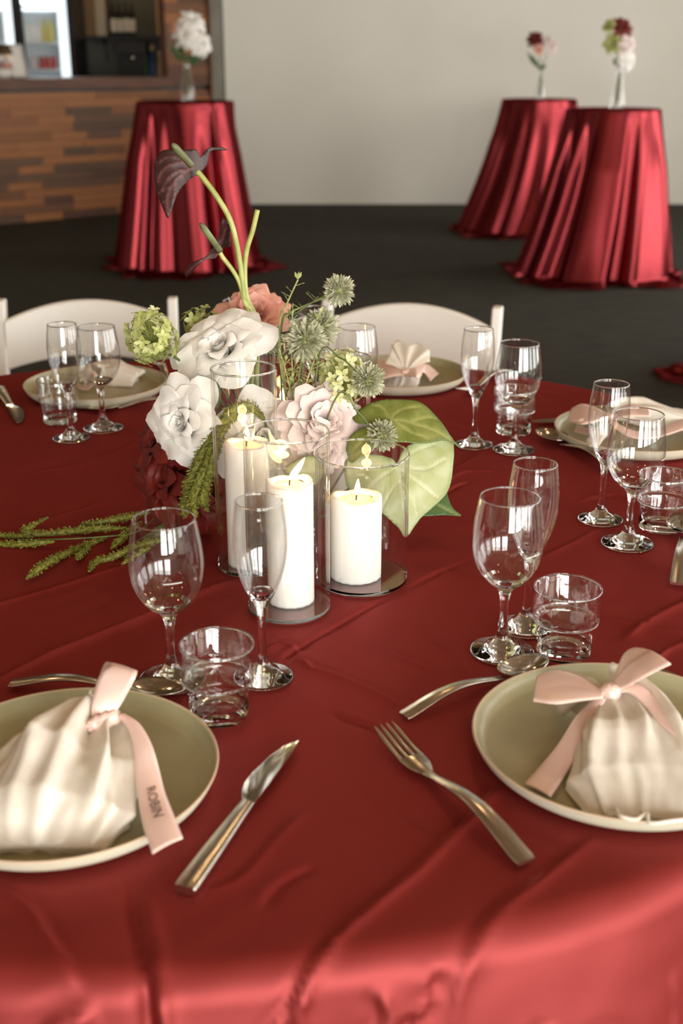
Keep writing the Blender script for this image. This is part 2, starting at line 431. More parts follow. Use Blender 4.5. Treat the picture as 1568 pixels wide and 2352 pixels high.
for a, b in ((fl, xm), (xm, fr_)):
    d = mk('door', *merge([box((a + 0.025, YF, (FZ0 + FZ1) / 2), (0.05, 0.05, FZ1 - FZ0)), box((b - 0.025, YF, (FZ0 + FZ1) / 2), (0.05, 0.05, FZ1 - FZ0)),
               box(((a + b) / 2, YF, FZ1 - 0.03), (b - a, 0.05, 0.06)), box(((a + b) / 2, YF, FZ0 + 0.03), (b - a, 0.05, 0.06))]), M['black'], fr, smooth=False, world=True)
    mk('pane', *box(((a + b) / 2, YF, (FZ0 + FZ1) / 2), (b - a - 0.1, 0.006, FZ1 - FZ0 - 0.12)), M['thin'], d, smooth=False, world=True)
    ls = mk('light_strip', *box((b - 0.11, YF + 0.06, (FZ0 + FZ1) / 2), (0.10, 0.03, FZ1 - FZ0 - 0.2)), M['led'], fr, smooth=False, world=True)
    ls['label'] = 'cool white light strip'
mk('light_strip', *box((fc, YF + 0.1, FZ1 - 0.12), (fw - 0.2, 0.05, 0.03)), M['led'], fr, smooth=False, world=True)

fl_ = bpy.data.lights.new('fridge_lamp', 'AREA'); fl_.shape = 'RECTANGLE'; fl_.size = fw - 0.2; fl_.size_y = 0.3; fl_.energy = 26; fl_.color = (0.86, 0.95, 1.0)
flo = bpy.data.objects.new('fridge_lamp', fl_); COL.objects.link(flo); flo.parent = fr; flo.location = (0, 0.05, FZ1 - 0.08)

def bottle(name, label, cat, px, py0, py1, wpx, Y, col, group=None, neck=0.45, capcol=None, lab=None, zbase=None):
    """small bottle standing between two picture heights at depth Y"""
    b, t = atY(px, py1, Y), atY(px, py0, Y)
    if zbase is None: zbase = b[2]
    h = t[2] - zbase; r = wpx / 2 * (np.linalg.norm(atY(px + 1, py1, Y) - b))
    th = thing(name, label, cat, (b[0], Y, zbase), group)
    nr = r * neck
    pr = [(0, 0), (r * 0.95, 0), (r, h * 0.02), (r, h * 0.6), (r * 0.9, h * 0.68), (nr, h * 0.8), (nr, h * 0.93)]
    mk('body', *lathe(pr + [(0, h * 0.93)], 16), pmat(name + '_body', lin(*col), 0.25), th)
    mk('cap', *lathe([(0, h * 0.9), (nr * 1.15, h * 0.9), (nr * 1.15, h * 0.995), (0, h)], 12), pmat(name + '_cap', lin(*(capcol or col)), 0.4), th)
    if lab: mk('paper_label', *lathe([(r * 1.01, h * 0.12), (r * 1.02, h * 0.13), (r * 1.02, h * 0.5), (r * 1.01, h * 0.51)], 16), pmat(name + '_label', lin(*lab), 0.7), th)
    return th
for i, (x, c, lb) in enumerate([(66, (225, 225, 215), 'leftmost white bottle on the fridge shelf'), (79, (232, 232, 226), 'second white bottle on the fridge shelf'), (91, (226, 226, 220), 'third white bottle beside the yellow bottles in the fridge'), (105, (206, 190, 70), 'left yellow bottle on the fridge shelf'), (120, (210, 195, 84), 'right yellow bottle on the fridge shelf')]):
    bottle('drink_bottle', lb, 'bottle', x, 44, 96, 12.5, YF + 0.2, c, 'bottles in the fridge', 0.5, zbase=fsz[1])
for i, (x, c, lb) in enumerate([(80, (225, 205, 200), 'pale can at the left end of the low fridge shelf'), (97, (180, 32, 42), 'leftmost red can on the low fridge shelf'), (110, (190, 36, 46), 'middle red can on the low fridge shelf'), (124, (184, 32, 44), 'rightmost red can on the low fridge shelf')]):
    bottle('drink_can', lb, 'can', x, 130, 158, 12.5, YF + 0.2, c, 'cans in the fridge', 0.85, zbase=fsz[2])
# wall shelf and what stands on it
YS = 13.65
sz = atY(280, 82, YS)[2]
xa, xb = atY(170, 82, YS)[0], atY(386, 82, YS)[0]
sh = thing('wall_shelf', 'dark wall shelf holding wine bottles behind the bar', 'shelf', ((xa + xb) / 2, YS + 0.2, sz - 0.02))
mk('board', *box(((xa + xb) / 2, YS + 0.2, sz - 0.015), (xb - xa, 0.4, 0.03)), M['black'], sh, smooth=False, world=True)
for x in (228, 384):
    X = atY(x, 90, YS)[0]
    mk('bracket', *merge([box((X, YS + 0.37, sz - 0.14), (0.035, 0.03, 0.22)), box((X, YS + 0.2, sz - 0.05), (0.03, 0.36, 0.04))]), M['black'], sh, smooth=False, world=True)
for i, (x, lb) in enumerate([(262, 'leftmost dark wine bottle on the wall shelf'), (277, 'second dark wine bottle from the left on the wall shelf'), (292, 'third dark wine bottle from the left on the wall shelf'), (306, 'rightmost dark wine bottle on the wall shelf')]):
    bottle('wine_bottle', lb, 'bottle', x, 4 + 3 * (i % 2), 82, 14, YS + 0.12, (24, 26, 22), 'wine bottles on the wall shelf', 0.36, (30, 20, 22), (226, 222, 208), zbase=sz)
def carton(name, label, x0, y0, x1, Y, col, depth, mark):
    V, F = pxbox(x0, y0, x1, 82, Y, depth)
    b = thing(name, label, 'box', (V[:, 0].mean(), Y + depth / 2, sz))
    V[:, 2] += sz - V[:, 2].min()
    mk('body', V, F, pmat(name + '_card', lin(*col), 0.7), b, smooth=False, world=True)
    x_0, x_1, z1 = V[:, 0].min(), V[:, 0].max(), V[:, 2].max()
    mk('flap', *box(((x_0 + x_1) / 2, Y + depth / 2, z1 + 0.003), (x_1 - x_0 + 0.006, depth + 0.006, 0.006)), pmat(name + '_lid', lin(*mark), 0.7), b, smooth=False, world=True)
    if name == 'wine_carton':
        mk('side_panel', *box((x_1 - (x_1 - x_0) * 0.24, Y - 0.002, (sz + z1) / 2), ((x_1 - x_0) * 0.46, 0.004, z1 - sz - 0.004)), pmat('white_panel', lin(182, 172, 150), 0.6), b, smooth=False, world=True)
carton('wine_carton', 'tan and white carton at the left of the wall shelf', 190, -10, 246, YS + 0.08, (126, 104, 70), 0.22, (140, 118, 84))
carton('tall_carton', 'narrow tan carton at the right end of the wall shelf', 355, -30, 382, YS + 0.08, (196, 166, 108), 0.2, (180, 150, 96))
# rear counter
rz_ = 0.98
rc = thing('rear_counter', 'dark rear counter carrying the coffee machine', 'counter', ((xa + xb) / 2 - 0.1, YS + 0.15, 0))
mk('cabinet_body', *box(((xa + xb) / 2 + 0.1, YS + 0.16, 0.47), (xb - xa - 0.24, 0.40, 0.94)), M['alcove'], rc, smooth=False, world=True)
mk('worktop', *box(((xa + xb) / 2 + 0.1, YS + 0.14, 0.96), (xb - xa - 0.22, 0.46, 0.04)), M['black'], rc, smooth=False, world=True)
a, b = atY(265, 100, YS)[0], atY(332, 100, YS)[0]
zt = atY(300, 97, YS)[2]
cmz = thing('coffee_machine', 'black coffee machine under the wall shelf', 'coffee machine', ((a + b) / 2, YS + 0.2, rz_))
mk('housing', *merge([box(((a + b) / 2, YS + 0.28, (rz_ + zt) / 2), (b - a, 0.2, zt - rz_)), box(((a + b) / 2, YS + 0.12, zt - 0.06), (b - a, 0.2, 0.12))]), M['black'], cmz, smooth=False, world=True)
mk('drip_tray', *box(((a + b) / 2, YS + 0.1, rz_ + 0.03), (b - a - 0.03, 0.16, 0.05)), M['steel_polished'], cmz, smooth=False, world=True)
mk('group_head', *tube([((a + b) / 2, YS + 0.1, zt - 0.12), ((a + b) / 2, YS + 0.1, zt - 0.19)], 0.03, 12), M['steel_polished'], cmz, world=True)
bottle('pump_bottle', 'blue syrup bottle with a cream pump on the rear counter', 'bottle', 352, 104, 172, 15, YS + 0.02, (34, 70, 140), None, 0.5, (225, 200, 160), zbase=rz_)
bottle('storage_jar', 'cream jar on the rear counter beside the blue bottle', 'jar', 372, 116, 172, 22, YS + 0.02, (176, 160, 120), None, 0.8, (196, 180, 140), zbase=rz_)
bottle('green_bottle', 'small green bottle between the steel jug and blue bottle', 'bottle', 338, 132, 172, 10, YS + 0.02, (40, 96, 60), None, 0.5, zbase=rz_)
P0 = atY(318, 150, YS - 0.02)
jg = thing('milk_jug', 'round steel milk jug in front of the coffee machine', 'jug', (P0[0], P0[1], rz_))
mk('body', *lathe([(0, 0), (0.055, 0), (0.075, 0.03), (0.07, 0.09), (0.055, 0.15), (0.06, 0.17), (0.056, 0.168), (0.05, 0.14), (0, 0.13)], 20), M['steel_polished'], jg)
mk('handle', *tube(catmull([(0.065, 0, 0.04), (0.11, 0, 0.05), (0.11, 0, 0.12), (0.058, 0, 0.15)], 12), 0.006, 8), M['steel_polished'], jg)
P0 = atY(270, 168, YS - 0.02)
tr = thing('saucer_stack', 'low white saucer stack on the rear counter', 'saucers', (P0[0], P0[1], rz_))
for i in range(3): mk('saucer', *lathe([(0, i * 0.018), (0.05, i * 0.018), (0.075, 0.014 + i * 0.018), (0.072, 0.017 + i * 0.018), (0.045, 0.006 + i * 0.018), (0, 0.006 + i * 0.018)], 20), M['chair'], tr)
# on the bar top, left
def onbar(px, n): # point on the bar top seen at picture column px
    best = min(np.linspace(0.6, BLEN - 0.02, 200), key=lambda u: abs(784 + FPX * (BP + BU * u + BN * n)[0] / ((BP + BU * u + BN * n)[1] * math.cos(PITCH) + (CAMH - 1.2) * math.sin(PITCH)) - px))
    return np.array(barpt(best, n, 1.195))
P0 = onbar(44, -0.3)
ms = thing('menu_stand', 'leaning white menu board in a frame on the bar top', 'menu stand', tuple(P0))
Rm = Matrix.Rotation(0.75, 4, 'Z') @ Matrix.Rotation(-0.22, 4, 'X')
mk('frame', *merge([box((-0.075, 0, 0.14), (0.02, 0.02, 0.28)), box((0.075, 0, 0.14), (0.02, 0.02, 0.28)), box((0, 0, 0.01), (0.16, 0.02, 0.02)), box((0, 0, 0.27), (0.16, 0.02, 0.02))]), pmat('silver_frame', lin(190, 188, 180), 0.35), ms, smooth=False).matrix_basis = Rm
mk('board', *box((0, 0.002, 0.14), (0.14, 0.008, 0.25)), M['chair'], ms, smooth=False).matrix_basis = Rm
P0 = onbar(16, -0.32)
lp = thing('table_lamp', 'small lamp with a warm bulb at the left end of the bar', 'lamp', tuple(P0))
mk('base', *lathe([(0, 0), (0.06, 0), (0.06, 0.012), (0.02, 0.02), (0.008, 0.04), (0.008, 0.2), (0, 0.2)], 20), M['black'], lp)
mk('bulb', *sphere((0, 0, 0.225), (0.026, 0.026, 0.03)), emat('warm_bulb', (1, 0.55, 0.2, 1), 6), lp)
mk('shade', *lathe([(0.075, 0.19), (0.05, 0.27), (0.012, 0.275), (0.012, 0.272), (0.048, 0.267), (0.073, 0.19)], 20), pmat('lamp_shade', lin(90, 70, 45), 0.6), lp)
P0 = onbar(6, -0.18)
bl = thing('flower_bowl', 'white bowl with pale flowers at the left end of the bar', 'bowl', tuple(P0))
mk('bowl', *lathe([(0, 0), (0.06, 0), (0.1, 0.07), (0.096, 0.07), (0.055, 0.008), (0, 0.008)], 20), M['chair'], bl)
for i in range(7):
    a = i * 0.9; mk('bloom', *sphere((0.06 * math.cos(a), 0.06 * math.sin(a), 0.1 + 0.03 * (i % 3)), (0.035, 0.035, 0.026), 8, 6), M['rose'] if i % 3 else M['pink'], bl)

# ------------------------------------------------------------------ cocktail tables under satin
def cocktail(cx, cy, R, H, seed, label, flare=0.2, twist=0.0, kick=(0, 0)):
    rs = np.random.RandomState(seed); n = 420
    th = np.linspace(0, 2 * PI, n, endpoint=False)
    def fold(t):
        f = np.zeros_like(t); t = t + 0.22 * np.sin(2 * t + ph[6]) + 0.13 * np.sin(5 * t + ph[8]) + 0.05 * np.sin(9 * t + ph[11])
        for kf, a in zip((6, 8, 11, 14, 18, 23), (0.55, 0.6, 0.6, 0.4, 0.16, 0.08)): f += a * np.cos(kf * t + ph[kf])
        return np.tanh(1.5 * f)
    ph = {kf: rs.rand() * 6.28 for kf in (6, 8, 11, 14, 18, 23)}
    rows = []
    for r in np.linspace(0.001, R - 0.012, 8): rows.append(np.column_stack([r * np.cos(th), r * np.sin(th), np.full(n, H)]))
    for a in np.linspace(0.2, 1.0, 4) * PI / 2: 
        rr = R - 0.012 + 0.012 * math.sin(a); rows.append(np.column_stack([rr * np.cos(th), rr * np.sin(th), np.full(n, H - 0.012 + 0.012 * math.cos(a))]))
    f0 = fold(th); w1 = fold(th * 1 + 1.3) 
    for s in np.linspace(0.015, 1, 46):
        f = fold(th + twist * s * 0.3) * (0.82 + 0.18 * np.sin(3 * th + 1.5 * s + seed))
        A = 0.058 * min(1, s * 3.0) ** 0.8 + 0.012 * s
        rr = R + flare * (s ** 1.25) + A * (f + 0.1) * (0.55 + 0.45 * s) + 0.006 * np.sin(5 * s + 5 * th + seed) * s ** 2
        t2 = th + twist * s + 0.02 * np.sin(9 * th) * s
        rows.append(np.column_stack([rr * np.cos(t2) + kick[0] * s ** 2, rr * np.sin(t2) + kick[1] * s ** 2, (H - 0.012) * (1 - s) + 0.02 * s + 0.0 * th]))
    base = rows[-1]; rb = np.hypot(base[:, 0], base[:, 1])[:, None]
    dirs = base[:, :2] / rb
    spread = 0.10 + 0.07 * np.sin(4 * (th + PI / 4)) + 0.03 * np.sin(9 * th + seed)
    for q in np.linspace(0.12, 1, 9):
        e = base[:, :2] + dirs * (spread * q)[:, None]
        z = 0.012 + 0.03 * np.maximum(0, np.sin(11 * th + 6 * q + seed) * np.sin(PI * q)) * (1 - 0.3 * q) + 0.01 * (1 - q)
        rows.append(np.column_stack([e, z]))
    V = np.vstack(rows)
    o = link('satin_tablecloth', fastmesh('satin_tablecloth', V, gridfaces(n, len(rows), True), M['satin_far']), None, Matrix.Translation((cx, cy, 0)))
    tag(o, label, 'tablecloth', 'cocktail table cloths')
    # floor-length cloth: give it thickness
    solidify(o, 0.003, 1.0)
    return o
TL = at(425, 232, 1.085); TRF = at(1408, 249, 1.052); TRR = at(1238, 227, 1.048)
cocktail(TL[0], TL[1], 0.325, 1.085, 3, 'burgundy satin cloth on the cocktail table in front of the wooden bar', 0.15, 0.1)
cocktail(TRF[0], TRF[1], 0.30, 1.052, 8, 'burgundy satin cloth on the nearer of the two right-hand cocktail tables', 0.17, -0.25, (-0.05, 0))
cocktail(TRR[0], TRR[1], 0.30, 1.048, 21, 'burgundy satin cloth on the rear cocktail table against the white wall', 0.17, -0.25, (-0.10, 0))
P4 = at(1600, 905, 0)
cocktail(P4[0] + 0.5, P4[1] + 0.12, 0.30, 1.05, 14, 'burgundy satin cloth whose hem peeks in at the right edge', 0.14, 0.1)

# ------------------------------------------------------------------ white folding chairs
def make_chair():
    t = thing('folding_chair', '', 'chair', (0, 0, 0), 'white folding chairs')
    W = 0.21
    def bar_(P, wx, wy):
        P = catmull(P, 14); V = []
        for p in P: V += [(p[0] - wx, p[1] - wy, p[2]), (p[0] + wx, p[1] - wy, p[2]), (p[0] + wx, p[1] + wy, p[2]), (p[0] - wx, p[1] + wy, p[2])]
        V, F = np.array(V), gridfaces(4, len(P), True)
        return V, F + [(3, 2, 1, 0), tuple(range(len(V) - 4, len(V)))]
    def bevel(o, w=0.004):
        m = o.modifiers.new('bevel', 'BEVEL'); m.width = w; m.segments = 2; return o
    for s in (-1, 1):
        bevel(mk('back_post', *bar_([(s * W, -0.27, 0.0), (s * W, -0.07, 0.42), (s * W, 0.02, 0.65), (s * W, 0.055, 0.786)], 0.012, 0.018), M['chair'], t, sharp=40))
        bevel(mk('rear_leg', *bar_([(s * (W - 0.03), 0.14, 0.0), (s * (W - 0.03), -0.02, 0.25), (s * (W - 0.03), -0.2, 0.43)], 0.011, 0.016), M['chair'], t, sharp=40))
    n = 25; V = []
    for i in range(n):
        u = -1 + 2 * i / (n - 1); x = u * (W - 0.008); cur = 0.028 * (1 - u * u)
        top = 0.738 + 0.045 * (1 - u * u); bot = 0.620 + 0.028 * (1 - u * u) ** 1.0
        yb = 0.03 + cur
        V += [(x, yb - 0.010 - 0.02, bot), (x, yb + 0.010 - 0.02, bot), (x, yb + 0.010, top), (x, yb - 0.010, top)]
    F = gridfaces(4, n, True) + [(3, 2, 1, 0), tuple(range(4 * n - 4, 4 * n))]
    bevel(mk('back_rail', V, F, M['chair'], t, sharp=40), 0.005)
    bevel(mk('seat_frame', *merge([box((0, -0.12, 0.44), (0.36, 0.30, 0.03))]), M['chair'], t, smooth=False), 0.008)
    V, F = sphere((0, -0.12, 0.458), (0.165, 0.14, 0.03), 24, 10)
    mk('seat_pad', V, F, M['chair'], t)
    mk('stretcher', *tube([(-W, -0.2, 0.16), (W, -0.2, 0.16)], 0.01, 8), M['chair'], t)
    mk('stretcher', *tube([(-W + 0.03, 0.07, 0.12), (W - 0.03, 0.07, 0.12)], 0.01, 8), M['chair'], t)
    return t
ch = make_chair()
ch.location = (-0.626, 2.85, 0); ch.rotation_euler[2] = 0.07
ch['label'] = 'white folding chair behind the far-left plate'
c2 = copy_tree(ch); c2.location = (0.157, 2.80, 0); c2.rotation_euler[2] = -0.25
c2['label'] = 'white folding chair behind the plate right of the flowers'

# ================================================================== the dining table under its cloth
TC = np.array([-0.17, 1.547]); TR = 0.905
FOOT = []                                            # (x, y, r) of what presses the cloth flat
G = dict(                                            # base points in picture pixels
    wine=[((397, 1562), 'wine glass left of the flute by the front-left tumbler'), ((1152, 1498), 'wine glass beside the front-right tumbler and spoon'),
          ((1440, 1250), 'wine glass in front of the right-hand plate'), ((1180, 1035), 'wine glass standing before a tumbler right of the big leaf'),
          ((238, 985), 'wine glass in front of the far-left plate')],
    flute=[((605, 1557), 'champagne flute behind the front-left tumbler'), ((1206, 1442), 'champagne flute behind the front-right wine glass'),
           ((1378, 1195), 'champagne flute at the right before the ribboned plate'), ((1088, 1023), 'champagne flute just right of the big green leaf'),
           ((164, 1008), 'leftmost champagne flute by the far-left plate')],
    tumbler=[((504, 1640), 'stacking tumbler at the front left beside the plate'), ((1293, 1498), 'stacking tumbler behind the front-right plate'),
             ((1515, 1212), 'stacking tumbler cut by the right picture edge'), ((1178, 993), 'stacking tumbler behind the wine glass right of the leaf'),
             ((139, 968), 'stacking tumbler behind the leftmost flute')])
XTRA = dict(wine=[((818, 985), 'wine glass behind the flowers before the right chair')], flute=[((722, 955), 'champagne flute hidden behind the grey thistles')])
for k_, L_ in XTRA.items(): G[k_] += L_
POS = {k_: [(at(*p), lb) for p, lb in v] for k_, v in G.items()}
for k_, r_ in (('wine', 0.036), ('flute', 0.034), ('tumbler', 0.033)):
    FOOT += [(p[0], p[1], r_) for p, _ in POS[k_]]
PLATES = [((-0.238, 0.862), 'sage stoneware plate at the front left with the lettered ribbon'), ((0.250, 0.912), 'sage stoneware plate at the front right'),
          ((-0.462, 2.15), 'sage stoneware plate at the far left by the white chair'), ((0.112, 2.235), 'sage stoneware plate behind the flowers'),
          ((0.484, 1.855), 'sage stoneware plate at the right picture edge')]
for p, _ in PLATES: FOOT.append((*p, 0.12))
CYL = [((664, 1395), 0.047, 0.21, 0.144, 0.0265, 'front glass cylinder holding the tall pillar candle'), ((830, 1330), 0.055, 0.159, 0.101, 0.0305, 'short wide glass cylinder with the squat candle'),
       ((572, 1300), 0.0385, 0.25, 0.155, 0.0265, 'tall slim glass cylinder left of the front candle')]
CYLW = [(at(*p)[:2], *rest) for p, *rest in CYL]
CYLW += [(np.array([-0.139, 1.75]), 0.0385, 0.25, 0.075, 0.027, 'tall slim glass cylinder behind the coral flower'),
         (np.array([-0.098, 1.86]), 0.0385, 0.205, 0.06, 0.027, 'glass cylinder rim just right of the coral flower'),
         (np.array([-0.006, 1.575]), 0.047, 0.205, 0.06, 0.0265, 'glass cylinder behind the pale green snowball flower')]
for c in CYLW: FOOT.append((c[0][0], c[0][1], c[1]))

def unroll(px, py):
    P = at(px, py)
    d = P[:2] - TC
    if np.hypot(*d) <= TR: return P[:2]
    r = ray(px, py)                                   # hit the hanging side instead
    a = r[0] ** 2 + r[1] ** 2; b = -2 * (r[0] * TC[0] + r[1] * TC[1]); c = TC @ TC - TR ** 2
    t = (-b - math.sqrt(max(b * b - 4 * a * c, 0))) / (2 * a)
    H_ = np.array([r[0] * t, r[1] * t]); drop = max(0, TZ - (CAMH + r[2] * t))
    return TC + unit(H_ - TC) * (TR + drop)
CREASES = [  # picture polyline, height, width
    ([(-60, 1412), (0, 1390), (150, 1345), (320, 1288)], 0.0028, 0.006),
    ([(-40, 1580), (60, 1530), (150, 1488), (300, 1428), (375, 1397), (480, 1352), (540, 1330)], 0.0050, 0.009),
    ([(470, 1600), (560, 1562), (640, 1520), (700, 1482), (820, 1412), (940, 1350), (1080, 1285)], -0.0040, 0.0055),
    ([(600, 1500), (650, 1480), (690, 1500)], 0.003, 0.007), ([(650, 1545), (690, 1520), (715, 1540)], 0.003, 0.006),
    ([(700, 1535), (760, 1552), (850, 1590), (930, 1630)], 0.0030, 0.007),
    ([(760, 1640), (850, 1675), (960, 1720)], -0.0028, 0.007), ([(890, 1500), (960, 1530), (1030, 1545)], 0.0022, 0.008),
    ([(560, 2420), (610, 2345), (680, 2262), (740, 2190), (800, 2135), (870, 2075), (1000, 1965), (1146, 1812), (1170, 1780)], 0.0048, 0.006),
    ([(1010, 2330), (1050, 2210), (1130, 2112), (1250, 2020), (1380, 1915)], 0.0035, 0.008),
    ([(0, 2040), (60, 2090), (120, 2180), (200, 2260)], 0.004, 0.008), ([(295, 2030), (310, 2110), (330, 2200), (345, 2300), (350, 2400)], -0.007, 0.009),
    ([(0, 1238), (120, 1190), (260, 1150)], 0.0018, 0.006), ([(990, 1130), (1060, 1088), (1130, 1085)], 0.0035, 0.006),
    ([(1000, 1150), (1050, 1118), (1080, 1110)], -0.003, 0.005), ([(1000, 1310), (1060, 1325), (1140, 1345)], 0.0022, 0.006),
    ([(1370, 1415), (1450, 1432), (1568, 1452)], 0.0025, 0.006), ([(1430, 1470), (1500, 1420), (1600, 1370)], 0.004, 0.009),
    ([(1230, 1290), (1330, 1240), (1400, 1200)], 0.002, 0.007), ([(1480, 1160), (1410, 1135), (1330, 1150)], 0.0025, 0.007),
    ([(1500, 1520), (1540, 1490), (1600, 1470)], 0.004, 0.006), ([(960, 1450), (1040, 1500), (1080, 1560)], -0.002, 0.008),
    ([(840, 1810), (930, 1890), (1000, 1930)], 0.0015, 0.008), ([(600, 2090), (650, 2030), (730, 1990)], -0.0025, 0.007),
    ([(480, 2050), (560, 2010), (640, 1920), (700, 1860)], 0.0022, 0.006), ([(900, 2330), (960, 2290), (1000, 2200)], -0.006, 0.008),
    ([(690, 2352), (680, 2290), (700, 2250)], 0.005, 0.007), ([(850, 2352), (880, 2300), (860, 2240)], 0.006, 0.008), ([(930, 2370), (945, 2300), (990, 2240)], 0.006, 0.007),
    ([(400, 2370), (380, 2300), (370, 2250)], 0.006, 0.010), ([(1180, 2390), (1210, 2330), (1230, 2300)], 0.005, 0.010), ([(1290, 2360), (1330, 2330), (1390, 2350)], 0.005, 0.012),
    ([(1490, 2352), (1505, 2280), (1500, 2200)], 0.0035, 0.006), ([(100, 2400), (150, 2320), (230, 2290)], 0.006, 0.012),
    ([(700, 1250), (1000, 1100), (1300, 930)], 0.0012, 0.005), ([(0, 1100), (200, 1060), (330, 1010)], 0.001, 0.006)]
def seg_dist(P, poly):
    best = np.full(len(P), 9.0); sgn = np.zeros(len(P)); tt = np.zeros(len(P)); n = len(poly) - 1
    for i in range(n):
        a, b = poly[i], poly[i + 1]; ab = b - a; l2 = ab @ ab + 1e-12
        t = np.clip(((P - a) @ ab) / l2, 0, 1); q = a + t[:, None] * ab; dv = P - q; d = np.hypot(dv[:, 0], dv[:, 1])
        s = np.sign(ab[0] * dv[:, 1] - ab[1] * dv[:, 0]); m = d < best
        best[m] = d[m]; sgn[m] = s[m]; tt[m] = (i + t[m]) / n
    return best, sgn, tt
def build_cloth():
    n = 1400
    th = np.linspace(0, 2 * PI, n, endpoint=False)
    rad = np.concatenate([np.linspace(0.002, 0.3, 60, endpoint=False), np.linspace(0.3, TR - 0.012, 215)])
    arc = np.linspace(0, 1, 7)[1:] * PI / 2; er = 0.022
    drops = np.concatenate([np.linspace(0.004, 0.25, 44), np.linspace(0.27, 0.72, 28)])
    S = np.concatenate([rad, TR - 0.012 + er * arc, TR - 0.012 + er * PI / 2 + drops])     # distance along the cloth
    base_r = np.concatenate([rad, TR - 0.012 + er * np.sin(arc), np.full(len(drops), TR - 0.012 + er)])
    base_z = np.concatenate([np.full(len(rad), TZ), TZ - er + er * np.cos(arc), TZ - er - drops])
    nr_ = np.concatenate([np.zeros(len(rad)), np.sin(arc), np.ones(len(drops))]); nz_ = np.concatenate([np.ones(len(rad)), np.cos(arc), np.zeros(len(drops))])
    rows = len(S)
    c, s = np.cos(th), np.sin(th)
    U = np.stack([TC[0] + S[:, None] * c[None], TC[1] + S[:, None] * s[None]], -1).reshape(-1, 2)   # unrolled plane
    H = np.zeros(len(U))
    for poly, h, wd in CREASES:
        Q = np.array([unroll(*p) for p in poly]); Q = catmull(Q, len(Q) * 4)
        lo, hi = Q.min(0) - 0.06, Q.max(0) + 0.06
        ix = np.where((U[:, 0] > lo[0]) & (U[:, 0] < hi[0]) & (U[:, 1] > lo[1]) & (U[:, 1] < hi[1]))[0]
        if not len(ix): continue
        d, sg, t = seg_dist(U[ix], Q)
        taper = np.clip(np.minimum(t, 1 - t) * 6, 0, 1) ** 0.7
        x = d * sg
        wd = wd * 0.62
        H[ix] += 1.15 * taper * h * (np.exp(-np.abs(x) / wd) * 1.1 - 0.45 * np.exp(-((x - 1.7 * wd) / (1.2 * wd)) ** 2))
    P3 = np.column_stack([U, np.zeros(len(U))])
    sub = np.zeros(len(U))
    near = np.arange(len(U))
    gx = (P3[:, 0] * 7.0, P3[:, 1] * 7.0)
    # broad soft undulation and fine crumple
    sub = 0.0009 * np.sin(gx[0] * 1.7 + 1.3 * np.sin(gx[1])) + 0.0007 * np.sin(gx[1] * 2.9 + 1.1 * np.sin(gx[0] * 2.1)) + 0.0005 * np.sin(P3[:, 0] * 61 + 3 * np.sin(P3[:, 1] * 23)) * np.sin(P3[:, 1] * 47 + 2 * np.sin(P3[:, 0] * 31))
    H += sub
    Sg = np.repeat(S, n)
    for x, y, r in FOOT:
        d = np.hypot(U[:, 0] - x, U[:, 1] - y); f = np.clip((d - r) / 0.02, 0, 1); H *= f * f * (3 - 2 * f)
    # hanging folds
    thg = np.tile(th, rows); drop = np.clip(Sg - TR, 0, None)
    fold = 0.55 * np.cos(16 * thg + 0.6) + 0.45 * np.cos(23 * thg + 2.1) + 0.25 * np.cos(37 * thg + 4.0)
    amp = 0.055 * np.clip(drop / 0.7, 0, 1) ** 1.0
    rr = np.repeat(base_r, n) + np.repeat(nr_, n) * (H + amp * fold + (0.03 + 0.15 * np.clip(-np.sin(thg), 0, 1)) * drop)
    zz = np.repeat(base_z, n) + np.repeat(nz_, n) * H
    V = np.column_stack([TC[0] + rr * np.tile(c, rows), TC[1] + rr * np.tile(s, rows), zz])
    F = np.array(gridfaces(n, rows, True))
    return fastmesh('tablecloth', V, F, M['satin'])
ct = link('tablecloth', build_cloth())
tag(ct, 'creased burgundy satin cloth covering the round dining table', 'tablecloth')

# ------------------------------------------------------------------ glasses
def smoothprof(P, k=4): return [tuple(p) for p in catmull(P, (len(P) - 1) * k + 1)]
def stemware(name, foot, stem, bowl_out, bowl_in, label, group):
    t = thing(name, label, name.replace('_', ' '), (0, 0, 0), group)
    fo = smoothprof(foot, 3); st = smoothprof(stem, 3); bo = smoothprof(bowl_out, 4); bi = smoothprof(bowl_in, 4)
    mk('foot', *lathe([(1e-4, 0.0)] + fo, 48), M['glass'], t)
    mk('stem', *lathe(st, 32), M['glass'], t)
    cut = bo[0][1] + 0.15 * (bo[-1][1] - bo[0][1])                    # thin walls above, solid glass gathering below
    lo_o = [p for p in bo if p[1] <= cut]; lo_i = [p for p in bi if p[1] <= cut]
    mk('bowl', *lathe([lo_o[-1]] + [p for p in bo if p[1] > cut] + [p for p in bi if p[1] > cut] + [lo_i[0]], 56), M['thin'], t)
    rr_ = [p for p in bo if p[1] == max(q[1] for q in bo)][0]
    mk('rim', *tube(np.array([((rr_[0] - 0.0004) * math.cos(a), (rr_[0] - 0.0004) * math.sin(a), rr_[1] - 0.0003) for a in np.linspace(0, 2 * PI, 57)]), 0.0008, 8, False), M['glass'], t)
    mk('bowl_base', *merge([lathe(lo_o, 56), lathe(lo_i + [(1e-4, bi[-1][1])], 56)]), M['glass'], t)
    return t
